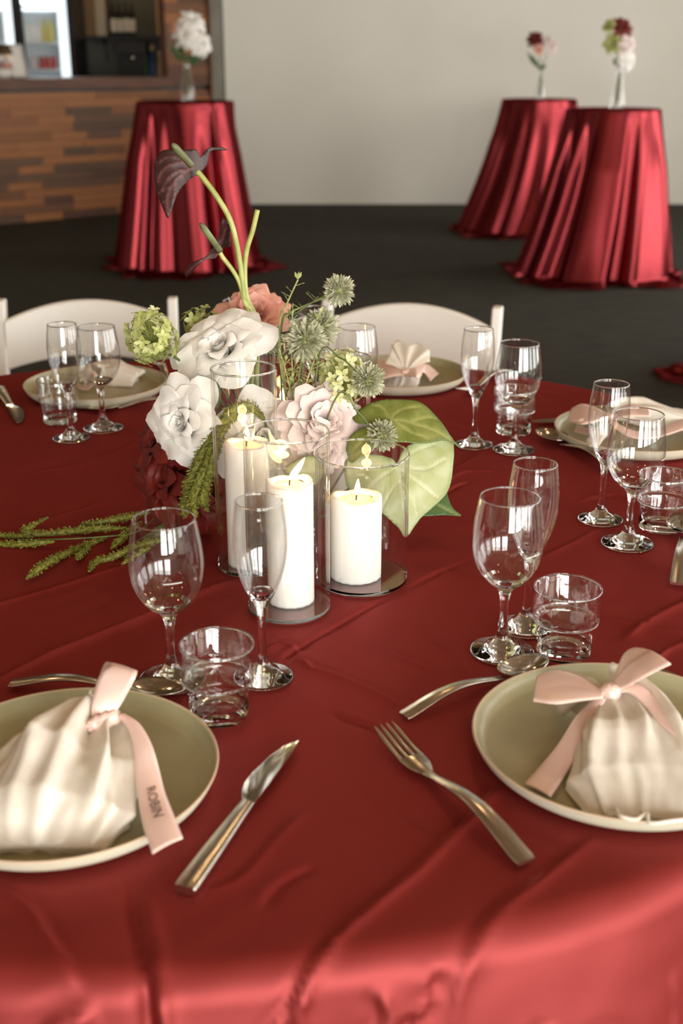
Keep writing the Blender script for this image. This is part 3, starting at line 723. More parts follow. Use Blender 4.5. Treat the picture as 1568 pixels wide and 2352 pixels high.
wine0 = stemware('wine_glass', [(0.031, 0.0), (0.0335, 0.0016), (0.031, 0.0032), (0.0205, 0.0058), (0.0165, 0.0085), (0.0125, 0.0105), (0.0085, 0.0155), (0.0065, 0.021)],
                 [(0.0065, 0.021), (0.0048, 0.032), (0.0043, 0.05), (0.0050, 0.063), (0.0066, 0.070)],
                 [(0.0066, 0.070), (0.011, 0.0765), (0.0195, 0.083), (0.0285, 0.094), (0.0342, 0.108), (0.0366, 0.124), (0.0355, 0.143), (0.0328, 0.161), (0.0306, 0.1735), (0.0301, 0.1745)],
                 [(0.0296, 0.1735), (0.0315, 0.161), (0.0342, 0.143), (0.0352, 0.124), (0.0326, 0.109), (0.0265, 0.0965), (0.0170, 0.087), (0.008, 0.083), (0.002, 0.082)], '', 'wine glasses')
# etched pour line on the bowl
fmv, fmf = [], []
for i in range(9):
    a = -PI / 2 + 0.05 + 0.5 * i / 8
    for z in (0.1215, 0.1222): fmv.append((0.0368 * math.cos(a), 0.0368 * math.sin(a), z))
fmf = [(2 * i, 2 * i + 2, 2 * i + 3, 2 * i + 1) for i in range(8)]
fm = mk('pour_line', fmv, fmf, pmat('etched_white', lin(225, 225, 220), 0.6), wine0); fm['label'] = 'thin etched pour line'
flute0 = stemware('champagne_flute', [(0.028, 0.0), (0.0303, 0.0016), (0.028, 0.0032), (0.0185, 0.0058), (0.0145, 0.0085), (0.0105, 0.0115), (0.0068, 0.0175), (0.0055, 0.023)],
                  [(0.0055, 0.023), (0.0042, 0.036), (0.0039, 0.055), (0.0046, 0.070), (0.0062, 0.080)],
                  [(0.0062, 0.080), (0.0095, 0.0865), (0.0150, 0.097), (0.0205, 0.111), (0.0250, 0.128), (0.0270, 0.146), (0.0262, 0.166), (0.0240, 0.184), (0.0233, 0.190), (0.0229, 0.191)],
                  [(0.0224, 0.190), (0.0250, 0.166), (0.0258, 0.146), (0.0238, 0.128), (0.0192, 0.112), (0.0135, 0.099), (0.0075, 0.091), (0.002, 0.090)], '', 'champagne flutes')
def make_tumbler():
    t = thing('stacking_tumbler', '', 'tumbler', (0, 0, 0), 'stacking tumblers')
    out = [(0.0272, 0.0), (0.0288, 0.002), (0.0288, 0.009), (0.0296, 0.0115), (0.0304, 0.034), (0.0312, 0.0365), (0.0340, 0.039), (0.0346, 0.041), (0.0352, 0.0735), (0.0347, 0.0752)]
    inn = [(0.0334, 0.0752), (0.0328, 0.0735), (0.0322, 0.043), (0.0312, 0.040), (0.0284, 0.037), (0.0276, 0.034), (0.0262, 0.013), (0.0225, 0.0098)]
    no = len(out)
    def mod(th, j):
        k = np.abs(np.cos(6.0 * th)) ** 0.8
        if j >= no + 1 and j < no + 8: return -0.0009 * k
        return 0
    mk('wall', *lathe(out[2:] + inn[:-1], 96, lambda th, j: mod(th, j + 2)), M['thick'], t, sharp=50)
    mk('base', *merge([lathe([(1e-4, 0.0015), (0.022, 0.0015)] + out[:3], 96), lathe([inn[-2], inn[-1], (1e-4, 0.0098)], 96, lambda th, j: mod(th, j + no + 6))]), M['glass'], t, sharp=50)
    ring = lambda r, z, q: tube(np.array([(r * math.cos(a), r * math.sin(a), z) for a in np.linspace(0, 2 * PI, 73)]), q, 8, False)
    mk('rim', *ring(0.0343, 0.0745, 0.0011), M['glass'], t)
    mk('step_band', *ring(0.0332, 0.0392, 0.0013), M['glass'], t)
    return t
tumb0 = make_tumbler()
for proto, key, rz0 in ((wine0, 'wine', 0), (flute0, 'flute', 0), (tumb0, 'tumbler', 0)):
    for i, (p, lb) in enumerate(POS[key]):
        o = proto if i == 0 else copy_tree(proto)
        o.location = (p[0], p[1], TZ + 0.0008); o['label'] = lb; o.rotation_euler[2] = 0.37 * i

# ------------------------------------------------------------------ plates
def make_plate():
    t = thing('dinner_plate', '', 'plate', (0, 0, 0), 'sage stoneware plates')
    out = smoothprof([(0.098, 0.0), (0.108, 0.0), (0.119, 0.0035), (0.127, 0.0105), (0.1315, 0.0190), (0.1325, 0.0212), (0.1312, 0.0222), (0.1296, 0.0212)], 4)
    inn = smoothprof([(0.1296, 0.0212), (0.1272, 0.0145), (0.122, 0.0088), (0.114, 0.0062), (0.09, 0.0054), (0.05, 0.005)], 4)
    mk('rim', *lathe([(1e-4, 0.0)] + out, 128), M['plate'], t)
    mk('well', *lathe(inn + [(1e-4, 0.005)], 128), M['plate_in'], t)
    return t
pl0 = make_plate()
for i, (p, lb) in enumerate(PLATES):
    o = pl0 if i == 0 else copy_tree(pl0)
    o.location = (p[0], p[1], TZ + 0.001); o['label'] = lb; o.rotation_euler[2] = i * 1.1

# ------------------------------------------------------------------ cutlery (along +x, handle end at 0)
def strip(X, hw, zt, th, bev=0.25):
    """flat bar: half width, centre height, thickness along X"""
    V = []
    for x, w_, z, t in zip(X, hw, zt, th):
        b = min(bev * t, w_ * 0.5); h = t / 2
        V += [(x, -w_, z - h + b), (x, -w_ + b, z - h), (x, w_ - b, z - h), (x, w_, z - h + b), (x, w_, z + h - b), (x, w_ - b, z + h), (x, -w_ + b, z + h), (x, -w_, z + h - b)]
    F = gridfaces(8, len(X), True) + [tuple(range(8))[::-1], tuple(range(8 * len(X) - 8, 8 * len(X)))]
    return np.array(V), [f[::-1] for f in F]
def ip(x, xs, ys): return np.interp(x, xs, ys)
def make_knife():
    t = thing('table_knife', '', 'knife', (0, 0, 0), 'table knives')
    X = np.linspace(0, 0.118, 24)
    mk('handle', *strip(X, ip(X, [0, 0.004, 0.05, 0.10, 0.118], [0.0085, 0.0095, 0.0085, 0.0066, 0.006]), 0.004 + 0.0005 * np.sin(X * 20), ip(X, [0, 0.03, 0.1, 0.118], [0.0072, 0.0066, 0.0055, 0.0045])), M['steel'], t, sharp=50)
    X = np.linspace(0.117, 0.222, 40)
    up = ip(X, [0.117, 0.122, 0.133, 0.146, 0.16, 0.19, 0.21, 0.218, 0.222], [0.006, 0.007, 0.0125, 0.0150, 0.0150, 0.0110, 0.0055, 0.0015, -0.0045])
    dn = ip(X, [0.117, 0.13, 0.16, 0.2, 0.215, 0.222], [-0.006, -0.0062, -0.0066, -0.0068, -0.0068, -0.006])
    V = []
    for x, a, b in zip(X, up, dn): V += [(x, b, 0.0032), (x, b, 0.005), (x, (a + b) / 2, 0.0052), (x, max(a, b + 0.0004), 0.0038), (x, max(a, b + 0.0004), 0.0034)]
    F = gridfaces(5, len(X), True) + [tuple(range(5)), tuple(range(5 * len(X) - 5, 5 * len(X)))[::-1]]
    mk('blade', V, [f[::-1] for f in F], M['steel_polished'], t, sharp=40)
    return t
def handle_z(X): return 0.0035 + 0.011 * np.sin(np.clip(X / 0.135, 0, 1) * PI) ** 1.3
def make_fork():
    t = thing('table_fork', '', 'fork', (0, 0, 0), 'table forks')
    X = np.linspace(0, 0.134, 30)
    mk('handle', *strip(X, ip(X, [0, 0.003, 0.03, 0.1, 0.125, 0.134], [0.0078, 0.0088, 0.0084, 0.0052, 0.0042, 0.005]), handle_z(X), ip(X, [0, 0.1, 0.134], [0.0026, 0.0034, 0.003])), M['steel'], t, sharp=50)
    X = np.linspace(0.133, 0.160, 12)
    hz = lambda x: 0.0042 + 0.009 * np.clip((x - 0.15) / 0.055, 0, 1) ** 1.7
    hd = mk('head', *strip(X, ip(X, [0.133, 0.138, 0.146, 0.16], [0.005, 0.0075, 0.0108, 0.0118]), hz(X), np.full(len(X), 0.0024)), M['steel'], t, sharp=50)
    for k in range(4):
        X = np.linspace(0.159, 0.205, 16); yc = (-0.0118 + 0.00236 * 1.0) + k * 0.00630
        V, F = strip(X, ip(X, [0.159, 0.195, 0.205], [0.0021, 0.0017, 0.0007]), hz(X), ip(X, [0.159, 0.205], [0.0024, 0.0012]))
        V[:, 1] += yc * ip(V[:, 0], [0.159, 0.205], [1.0, 0.94])
        mk('tine', V, F, M['steel'], hd, sharp=50)
    return t
def make_spoon():
    t = thing('table_spoon', '', 'spoon', (0, 0, 0), 'table spoons')
    X = np.linspace(0, 0.136, 30)
    mk('handle', *strip(X, ip(X, [0, 0.003, 0.03, 0.1, 0.128, 0.136], [0.0078, 0.0088, 0.0084, 0.0052, 0.0040, 0.0044]), handle_z(X), ip(X, [0, 0.1, 0.136], [0.0026, 0.0034, 0.003])), M['steel'], t, sharp=50)
    nu, nv = 32, 9; V = []
    for side in (0, 1):
        for j in range(nv):
            q = j / (nv - 1); q = q if side == 0 else 1 - q
            for i in range(nu):
                a = 2 * PI * i / nu
                ex = 0.033 * q * math.cos(a); ey = 0.0205 * q * math.sin(a) * (1 - 0.12 * math.cos(a))
                V.append((0.166 + ex, ey, 0.0014 + 0.0085 * q ** 2 + (0.0012 if side == 0 else 0)))
    F = [f for f in gridfaces(nu, nv * 2, True)]
    mk('bowl', V, F, M['steel_polished'], t)
    return t
kn, fk, sp = make_knife(), make_fork(), make_spoon()
def lay(proto, used, a, b, length, label, z=0.0, roll=0.0):
    A, B = (at(*a) if len(a) == 2 else np.array(a)), at(*b)
    o = proto if not used else copy_tree(proto)
    s = float(np.clip(np.linalg.norm(B - A) / length, 0.9, 1.12))
    A = B - unit(B - A) * length * s
    o.location = (A[0], A[1], TZ + 0.0015 + z); o.scale = (s, s, s)
    o.rotation_euler = (roll, 0, math.atan2(B[1] - A[1], B[0] - A[0])); o['label'] = label
lay(kn, 0, (424, 2058), (674, 1712), 0.222, 'steel table knife in the foreground beside the lettered ribbon')
lay(kn, 1, (1780, 1660), (1506, 1550), 0.222, 'steel table knife mostly hidden behind the front-right plate')
_t = at(1222, 976); _c = np.array([*PLATES[4][0], TZ]); _d = _c - _t; _a = math.asin(0.123 / np.linalg.norm(_d)); _d = unit(_d)
lay(kn, 1, tuple(_t + 0.222 * np.array([_d[0] * math.cos(_a) - _d[1] * math.sin(_a), _d[0] * math.sin(_a) + _d[1] * math.cos(_a), 0])), (1222, 976), 0.222, 'steel knife tip showing left of the right-hand plate')
lay(kn, 1, (-40, 838), (48, 978), 0.222, 'steel table knife at the far left picture edge')
lay(fk, 0, (1208, 1992), (880, 1696), 0.205, 'steel fork in the foreground left of the front-right plate')
lay(fk, 1, (1168, 856), (1056, 912), 0.205, 'steel fork right of the plate behind the flowers')
lay(fk, 1, (352, 826), (402, 905), 0.205, 'steel fork between the far-left plate and white roses')
lay(sp, 0, (926, 1655), (1252, 1528), 0.199, 'steel spoon behind the front-right plate')
lay(sp, 1, (46, 1580), (428, 1602), 0.199, 'steel spoon behind the front-left plate')
lay(sp, 1, (1418, 1092), (1238, 1000), 0.199, 'steel spoon in front of the right-hand plate')
lay(sp, 1, (1553, 1366), (1572, 1200), 0.199, 'steel spoon cut by the right picture edge')
lay(sp, 1, (345, 934), (200, 950), 0.199, 'steel spoon in front of the far-left plate')

# ------------------------------------------------------------------ candles in glass cylinders
def cylinder_vase(p, r, h, label):
    t = thing('glass_cylinder', label, 'candle holder', (p[0], p[1], TZ + 0.0008), 'glass candle cylinders')
    w_ = 0.0022; b = 0.0055
    mk('wall', *lathe([(r, b), (r, h - 0.001)] + [(r - w_ / 2 + w_ / 2 * math.cos(a), h - 0.001 + w_ / 2 * math.sin(a)) for a in np.linspace(0.3, PI - 0.3, 5)] + [(r - w_, h - 0.001), (r - w_, b)], 72), M['thin'], t)
    mk('rim', *tube(np.array([((r - w_ / 2) * math.cos(a), (r - w_ / 2) * math.sin(a), h) for a in np.linspace(0, 2 * PI, 73)]), 0.00125, 8, False), M['glass'], t)
    mk('base', *lathe([(1e-4, 0), (r - 0.002, 0), (r, 0.002), (r, b), (r - w_, b), (1e-4, b)], 72), M['glassbase'], t, sharp=40)
    return t
def candle(p, r, h, label, lean, base, dx=0, dy=0, zb=0.0058):
    t = thing('pillar_candle', label, 'candle', (p[0] + dx, p[1] + dy, TZ + 0.0008 + zb), 'white pillar candles')
    prof = smoothprof([(r * 0.985, 0.0), (r, 0.002), (r * 1.0, h * 0.5), (r, h - 0.008), (r * 0.97, h - 0.002), (r * 0.88, h), (r * 0.74, h - 0.0012), (r * 0.64, h - 0.005)], 4)
    V, F = lathe([(1e-4, 0)] + prof, 56)
    ang = np.arctan2(V[:, 1], V[:, 0]); k_ = np.clip((V[:, 2] - h * 0.55) / (h * 0.45), 0, 1)
    V[:, 2] += k_ * (0.002 * np.sin(ang * 2 + 1) + 0.0009 * np.sin(ang * 5 + p[0] * 40))
    low = np.clip(1 - V[:, 2] / 0.006, 0, 1) * (np.hypot(V[:, 0], V[:, 1]) > r * 0.5)
    V[:, :2] *= (1 + low * 0.02 * np.sin(ang * 17))[:, None]
    mk('wax_body', V, F, M['wax'], t)
    mk('melted_pool', *lathe([(r * 0.66, h - 0.0048), (r * 0.3, h - 0.0055), (1e-4, h - 0.0056)], 40), M['pool'], t)
    wk = catmull([(0, 0, h - 0.007), (0.0004, 0, h - 0.001), (0.0015 * (1 if lean >= 0 else -1), 0, h + 0.0045)], 8)
    mk('wick', *tube(wk, 0.0009, 6), M['wick'], t)
    fl = 0.020 if abs(lean) < 0.3 else 0.026
    pr = [(0.0001, 0.0), (0.0016, 0.0015), (0.0030, 0.005), (0.0033, 0.008), (0.0026, 0.0125), (0.0014, 0.017), (0.0003, 0.020)]
    V, F = lathe(smoothprof(pr, 3), 16); V *= fl / 0.020
    V[:, 0] += np.tan(lean) * V[:, 2] + 0.05 * lean * V[:, 2] ** 2 * 20
    V += np.array([0.001, 0, h + 0.0006])
    f = mk('flame', V, F, M['flame'], t); f['label'] = 'small warm flame'
    l = bpy.data.lights.new('candle_light', 'POINT'); l.energy = 0.045; l.color = (1.0, 0.56, 0.22); l.shadow_soft_size = 0.006
    lo = bpy.data.objects.new('candle_light', l); COL.objects.link(lo); lo.parent = t; lo.location = (0.002, 0, h + 0.012)
    return t
cl = ['tall burning pillar candle in the front cylinder', 'squat burning pillar candle in the wide short cylinder', 'burning pillar candle in the tall slim cylinder at the left',
      'low candle deep in the cylinder behind the coral flower', 'low candle in the rear cylinder right of the coral flower', 'low candle in the cylinder behind the green snowball flower']
for i, (p, r, h, hc, rc, lb) in enumerate(CYLW):
    cylinder_vase(p, r, h, lb)
    candle(p, rc, hc, cl[i], [0.55, 0.06, 0.0, 0.1, 0.0, 0.0][i], 0, *[(0.002, 0.010), (-0.007, 0.0), (0.001, 0.0), (0, 0), (0, 0), (0, 0)][i])

# ================================================================== napkins tied with ribbon
def P_(q): return at(q[0], q[1], TZ + q[2])
def napkin_body(spine, hw, th, seed, n=110, m=80, flat=0.15):
    S = catmull([P_(q) for q in spine], m); W = np.interp(np.linspace(0, 1, m), np.linspace(0, 1, len(hw)), hw); Hh = np.interp(np.linspace(0, 1, m), np.linspace(0, 1, len(th)), th)
    T = np.gradient(S[:, :2], axis=0); V = []
    a = np.linspace(0, 2 * PI, n, endpoint=False)
    for j in range(m):
        t = unit(T[j]); sd = np.array([t[1], -t[0]]); v = j / (m - 1)
        up = np.sin(a)
        zz = np.where(up > 0, np.abs(up) ** 0.75 * Hh[j], up * 0.004)
        x = np.cos(a) * W[j]
        q = np.column_stack([S[j, 0] + sd[0] * x, S[j, 1] + sd[1] * x, S[j, 2] + zz])
        # gathers radiating from the neck, softer crumple lower down
        g = np.array([noise.fractal(Vector((math.cos(b) * 2.6 + seed, math.sin(b) * 2.6, v * 1.3 + seed)), 1.0, 2.0, 2) for b in a])
        c = np.array([1.0 - abs(noise.noise(Vector((math.cos(b) * 2.3 + seed, v * 1.5 + 0.5 * math.cos(b), seed * 2)))) * 3.0 + 0.45 * (0.5 - abs(noise.noise(Vector((math.cos(b) * 5.0 - seed, v * 4.2 + math.cos(b) * 1.5, seed)))) * 2.4) for b in a]) - 0.55
        k2 = np.array([0.9 - abs(noise.noise(Vector((p[0] * 12 + p[1] * 5 + seed, p[1] * 7 - p[0] * 6, seed)))) * 3.0 + 0.3 * noise.noise(Vector((p[0] * 30, p[1] * 16, seed))) for p in q])
        c = c * (1 - 0.6 * v) + k2 * v * 0.65
        amp = 0.30 * Hh[j] * (1 - 0.35 * v)
        q[:, 2] += np.where(up > -0.1, (g * amp + c * 0.26 * Hh[j] * (0.3 + 0.7 * v)) * np.clip(up + 0.25, 0, 1), 0)
        q[:, :2] += (sd[None] * (np.cos(a) * (g * 0.012 + 0.005 * c))[:, None]) + t[None] * (0.010 * g * v ** 3)[:, None]
        V.append(q)
    V = np.vstack(V); F = gridfaces(n, m, True)
    # close the hem end
    V = np.vstack([V, S[-1] + np.array([0, 0, Hh[-1] * 0.4])]); k_ = (m - 1) * n
    F += [(k_ + i, k_ + (i + 1) % n, len(V) - 1) for i in range(n)]
    return V, F
def fan(center, edge, ripple, seed, m=14):
    C = P_(center); E = catmull([P_(e) for e in edge], 40); V = []
    for j in range(m):
        v = j / (m - 1)
        for i in range(40):
            p = C * (1 - v) + E[i] * v
            p = p + np.array([0, 1, 0.3]) * ripple * v * math.sin(i * 0.75 + seed) + np.array([0, 0, 0.004 * math.sin(PI * v)])
            V.append(p)
    return np.array(V), gridfaces(40, m)
def ribbon(EA, EB, hs, n=40, fold=None):
    A = catmull([P_((*e, h)) for e, h in zip(EA, hs)], n); B = catmull([P_((*e, h)) for e, h in zip(EB, hs)], n)
    V = []
    for i in range(n):
        for k_ in range(7): 
            u = k_ / 6; V.append(A[i] * (1 - u) + B[i] * u + np.array([0, 0, 0.0012 * math.sin(PI * u)]))
    return np.array(V), gridfaces(7, n)
def loop(EA, EB, hs, back=0.022, rise=0.0, n=26):
    V1, _ = ribbon(EA, EB, hs, n); V1 = V1.reshape(n, 7, 3)
    off = np.array([0, back, rise])
    V2 = np.array([V1[i] + off * math.sin(PI * min(1, (1 - i / (n - 1)) * 1.15 + 0.0)) for i in range(n)])[::-1]
    V = np.concatenate([V1, V2[1:]]).reshape(-1, 3)
    return V, gridfaces(7, 2 * n - 1)
def bundle(label, base_px, **k):
    b = P_((*base_px, 0.0)); b[2] = TZ + 0.006
    return thing('napkin_bundle', label, 'napkin', tuple(b), 'napkins tied with blush ribbon')
def rib(t, name, VF, lab=None):
    o = mk(name, *VF, M['ribbon'], t, world=True); solidify(o, 0.0004)
    if lab: o['label'] = lab
    return o
def knot(t, pts, h, r=0.0062):
    P = catmull([P_((*p, h)) for p in pts], 12); V, F = tube(P, r * np.array([0.55, 0.8, 0.95, 1, 1, 1, 1, 1, 1, 0.95, 0.8, 0.55]), 14)
    V += 0.0012 * np.sin(V[:, [0]] * 900 + V[:, [2]] * 700)
    return rib(t, 'ribbon_knot', (V, F))
# front left
t = bundle('crumpled cream napkin with lettered blush ribbon on the front-left plate', (150, 1820))
o = mk('napkin', *napkin_body([(238, 1665, 0.022), (205, 1715, 0.012), (150, 1800, 0.009), (95, 1890, 0.009), (70, 1955, 0.009)], [0.013, 0.036, 0.066, 0.078, 0.056], [0.03, 0.044, 0.048, 0.034, 0.008], 3.1), M['napkin'], t, world=True)
o = mk('napkin_top', *fan((238, 1660, 0.042), [(186, 1640, 0.04), (192, 1608, 0.055), (210, 1588, 0.066), (232, 1592, 0.066), (252, 1622, 0.055)], 0.005, 1.0), M['napkin'], t, world=True); solidify(o, 0.0005)
rib(t, 'bow_loop', loop([(208, 1650), (212, 1612), (222, 1567), (236, 1540), (252, 1529)], [(260, 1645), (279, 1616), (296, 1585), (308, 1562), (314, 1548)], [0.05, 0.062, 0.076, 0.086, 0.09], 0.02))
rib(t, 'bow_loop', loop([(205, 1660), (180, 1653), (147, 1642), (107, 1644)], [(208, 1668), (165, 1680), (118, 1692), (80, 1706)], [0.05, 0.048, 0.046, 0.044], 0.012))
tailA = ([(268, 1643), (292, 1670), (306, 1714), (311, 1786), (319, 1848), (330, 1902), (350, 1962)], [(286, 1639), (321, 1663), (348, 1710), (364, 1763), (379, 1821), (402, 1880), (420, 1926)], [0.052, 0.050, 0.044, 0.034, 0.028, 0.0252, 0.0215])
tl = rib(t, 'ribbon_tail', ribbon(*tailA), 'ribbon tail with a printed name')
rib(t, 'ribbon_tail', ribbon([(200, 1660), (120, 1688), (85, 1711), (0, 1772), (-50, 1806)], [(200, 1676), (112, 1722), (62, 1755), (0, 1800), (-50, 1832)], [0.048, 0.046, 0.042, 0.036, 0.03]))
knot(t, [(204, 1667), (238, 1656), (276, 1644)], 0.05)
# printed name on the tail, reading downwards
cu = bpy.data.curves.new('lettering', 'FONT'); cu.body = 'ROBIN'; cu.size = 1.0; cu.extrude = 0.0; cu.offset = 0.012
tmp = bpy.data.objects.new('lettering', cu); COL.objects.link(tmp)
me = bpy.data.meshes.new_from_object(tmp.evaluated_get(bpy.context.evaluated_depsgraph_get())); bpy.data.objects.remove(tmp)
co = np.array([v.co[:] for v in me.vertices]); lx, ly = np.ptp(co[:, 0]), np.ptp(co[:, 1])
RV = ribbon(*tailA)[0].reshape(40, 7, 3)
def rib_at(s, u):                                    # s along the tail in rows, u across
    i = int(np.clip(s, 0, 38)); f = s - i; k_ = int(np.clip(u * 6, 0, 5)); g = u * 6 - k_
    a = RV[i, k_] * (1 - g) + RV[i, k_ + 1] * g; b = RV[i + 1, k_] * (1 - g) + RV[i + 1, k_ + 1] * g
    return a * (1 - f) + b * f
s0, s1 = 23.6, 31.2
out = []
for x, y, z in co:
    q = rib_at(s0 + (s1 - s0) * (x - co[:, 0].min()) / lx, 0.36 + 0.36 * (y - co[:, 1].min()) / ly); out.append(q + np.array([0, -0.0003, 0.0007]) - ORG[t.name])
for v, q in zip(me.vertices, out): v.co = q
me.materials.clear(); me.materials.append(M['ink'])
lo = link('lettering', me, tl); lo['label'] = 'grey printed capital letters'
# front right
t = bundle('gathered cream napkin with a full blush bow on the front-right plate', (1470, 1750))
mk('napkin', *napkin_body([(1398, 1606, 0.026), (1425, 1655, 0.014), (1468, 1745, 0.009), (1492, 1820, 0.009), (1504, 1884, 0.014)], [0.012, 0.030, 0.054, 0.064, 0.046], [0.03, 0.044, 0.044, 0.028, 0.004], 8.7), M['napkin'], t, world=True)
o = mk('napkin_top', *fan((1388, 1590, 0.045), [(1352, 1565, 0.038), (1300, 1548, 0.036), (1262, 1552, 0.03), (1262, 1600, 0.022), (1300, 1640, 0.014), (1345, 1632, 0.02)], 0.006, 2.0), M['napkin'], t, world=True); solidify(o, 0.0005)
hem = [P_(q) for q in [(1390, 1868, 0.015), (1412, 1858, 0.02), (1424, 1874, 0.0255), (1460, 1882, 0.0245), (1484, 1868, 0.026), (1492, 1890, 0.025), (1540, 1886, 0.025), (1600, 1878, 0.022)]]
mk('hem_cord', *tube(catmull(hem, 50), 0.0016, 8), M['napkin'], t, world=True)
rib(t, 'bow_loop', loop([(1388, 1584), (1346, 1572), (1286, 1558), (1232, 1552)], [(1384, 1604), (1332, 1610), (1276, 1617), (1224, 1611)], [0.055, 0.057, 0.058, 0.056], 0.016))
rib(t, 'bow_loop', loop([(1400, 1578), (1430, 1536), (1462, 1511), (1492, 1493)], [(1414, 1590), (1455, 1569), (1499, 1546), (1541, 1526)], [0.055, 0.068, 0.078, 0.084], 0.02))
rib(t, 'ribbon_tail', ribbon([(1370, 1598), (1323, 1645), (1281, 1710), (1239, 1761), (1204, 1800)], [(1392, 1606), (1355, 1659), (1327, 1728), (1295, 1784), (1264, 1831)], [0.052, 0.038, 0.022, 0.013, 0.0125]))
rib(t, 'ribbon_tail', ribbon([(1415, 1574), (1467, 1574), (1504, 1598), (1546, 1644), (1580, 1680), (1640, 1740)], [(1412, 1592), (1446, 1592), (1482, 1624), (1513, 1662), (1560, 1700), (1610, 1760)], [0.056, 0.058, 0.054, 0.05, 0.046, 0.036]))
V, F = sphere(P_((1402, 1590, 0.054)), (0.0095, 0.008, 0.0085), 16, 12); V += 0.0007 * np.sin(V[:, [0]] * 1500)
rib(t, 'ribbon_knot', (V, F))
# behind the flowers
t = bundle('napkin standing with a pink bow on the plate behind the flowers', (930, 870))
mk('napkin', *napkin_body([(930, 860, 0.025), (925, 872, 0.014), (915, 886, 0.009), (905, 896, 0.009)], [0.012, 0.022, 0.030, 0.026], [0.022, 0.028, 0.022, 0.008], 5.0, 48, 24), M['napkin'], t, world=True)
o = mk('napkin_top', *fan((930, 858, 0.035), [(885, 838, 0.05), (898, 800, 0.075), (905, 786, 0.085), (945, 790, 0.085), (984, 800, 0.082), (986, 826, 0.06)], 0.008, 0.6), M['napkin'], t, world=True); solidify(o, 0.0005)
rib(t, 'bow_loop', loop([(930, 850), (912, 836), (890, 828), (862, 826)], [(928, 862), (905, 864), (888, 868), (872, 872)], [0.04, 0.042, 0.04, 0.036], 0.016))
rib(t, 'bow_loop', loop([(930, 850), (942, 834), (955, 827), (978, 838)], [(932, 864), (948, 866), (958, 866), (966, 866)], [0.04, 0.044, 0.046, 0.04], 0.016))
rib(t, 'ribbon_tail', ribbon([(940, 848), (960, 838), (980, 836), (1008, 858)], [(938, 858), (958, 852), (974, 856), (988, 876)], [0.04, 0.036, 0.026, 0.014]))
knot(t, [(922, 857), (930, 857), (939, 856)], 0.04, 0.007)
# far left
t = bundle('small cream napkin lying on the far-left plate', (275, 880))
mk('napkin', *napkin_body([(215, 868, 0.02), (240, 872, 0.010), (275, 876, 0.008), (315, 878, 0.008)], [0.02, 0.030, 0.036, 0.034], [0.03, 0.036, 0.036, 0.020], 9.4, 56, 30), M['napkin'], t, world=True)
o = mk('napkin_top', *fan((216, 864, 0.035), [(205, 838, 0.05), (190, 846, 0.045), (180, 866, 0.03), (196, 884, 0.02)], 0.005, 0.2), M['napkin'], t, world=True); solidify(o, 0.0005)
knot(t, [(212, 856), (216, 866), (220, 876)], 0.035, 0.006)
rib(t, 'ribbon_tail', ribbon([(214, 872), (196, 884), (176, 880)], [(220, 880), (200, 896), (172, 890)], [0.03, 0.016, 0.010]))
# right edge
t = bundle('napkin with trailing pink ribbon on the right-hand plate', (1470, 985))
mk('napkin', *napkin_body([(1402, 958, 0.022), (1430, 962, 0.012), (1480, 964, 0.009), (1550, 968, 0.009), (1600, 972, 0.009)], [0.012, 0.030, 0.046, 0.050, 0.04], [0.026, 0.032, 0.03, 0.02, 0.008], 6.3, 64, 34), M['napkin'], t, world=True)
o = mk('napkin_top', *fan((1402, 958, 0.035), [(1388, 985, 0.028), (1362, 1004, 0.024), (1346, 1010, 0.0235), (1352, 1024, 0.022), (1372, 1026, 0.022), (1395, 1000, 0.024)], 0.002, 0.2), M['napkin'], t, world=True); solidify(o, 0.0005)
rib(t, 'bow_loop', loop([(1400, 950), (1370, 940), (1340, 934), (1312, 938)], [(1402, 964), (1372, 968), (1335, 975), (1303, 966)], [0.038, 0.04, 0.038, 0.03], 0.018))
rib(t, 'bow_loop', loop([(1404, 948), (1430, 938), (1460, 934), (1490, 938)], [(1408, 962), (1438, 958), (1462, 956), (1494, 956)], [0.04, 0.044, 0.042, 0.04], 0.016))
rib(t, 'ribbon_tail', ribbon([(1404, 962), (1440, 984), (1490, 990), (1568, 962), (1640, 930)], [(1398, 970), (1436, 1000), (1495, 1008), (1575, 985), (1650, 955)], [0.04, 0.03, 0.024, 0.024, 0.024]))
rib(t, 'ribbon_tail', ribbon([(1396, 962), (1360, 984), (1325, 976)], [(1402, 972), (1366, 1000), (1318, 992)], [0.036, 0.022, 0.012]))
knot(t, [(1394, 956), (1402, 958), (1410, 960)], 0.04, 0.007)

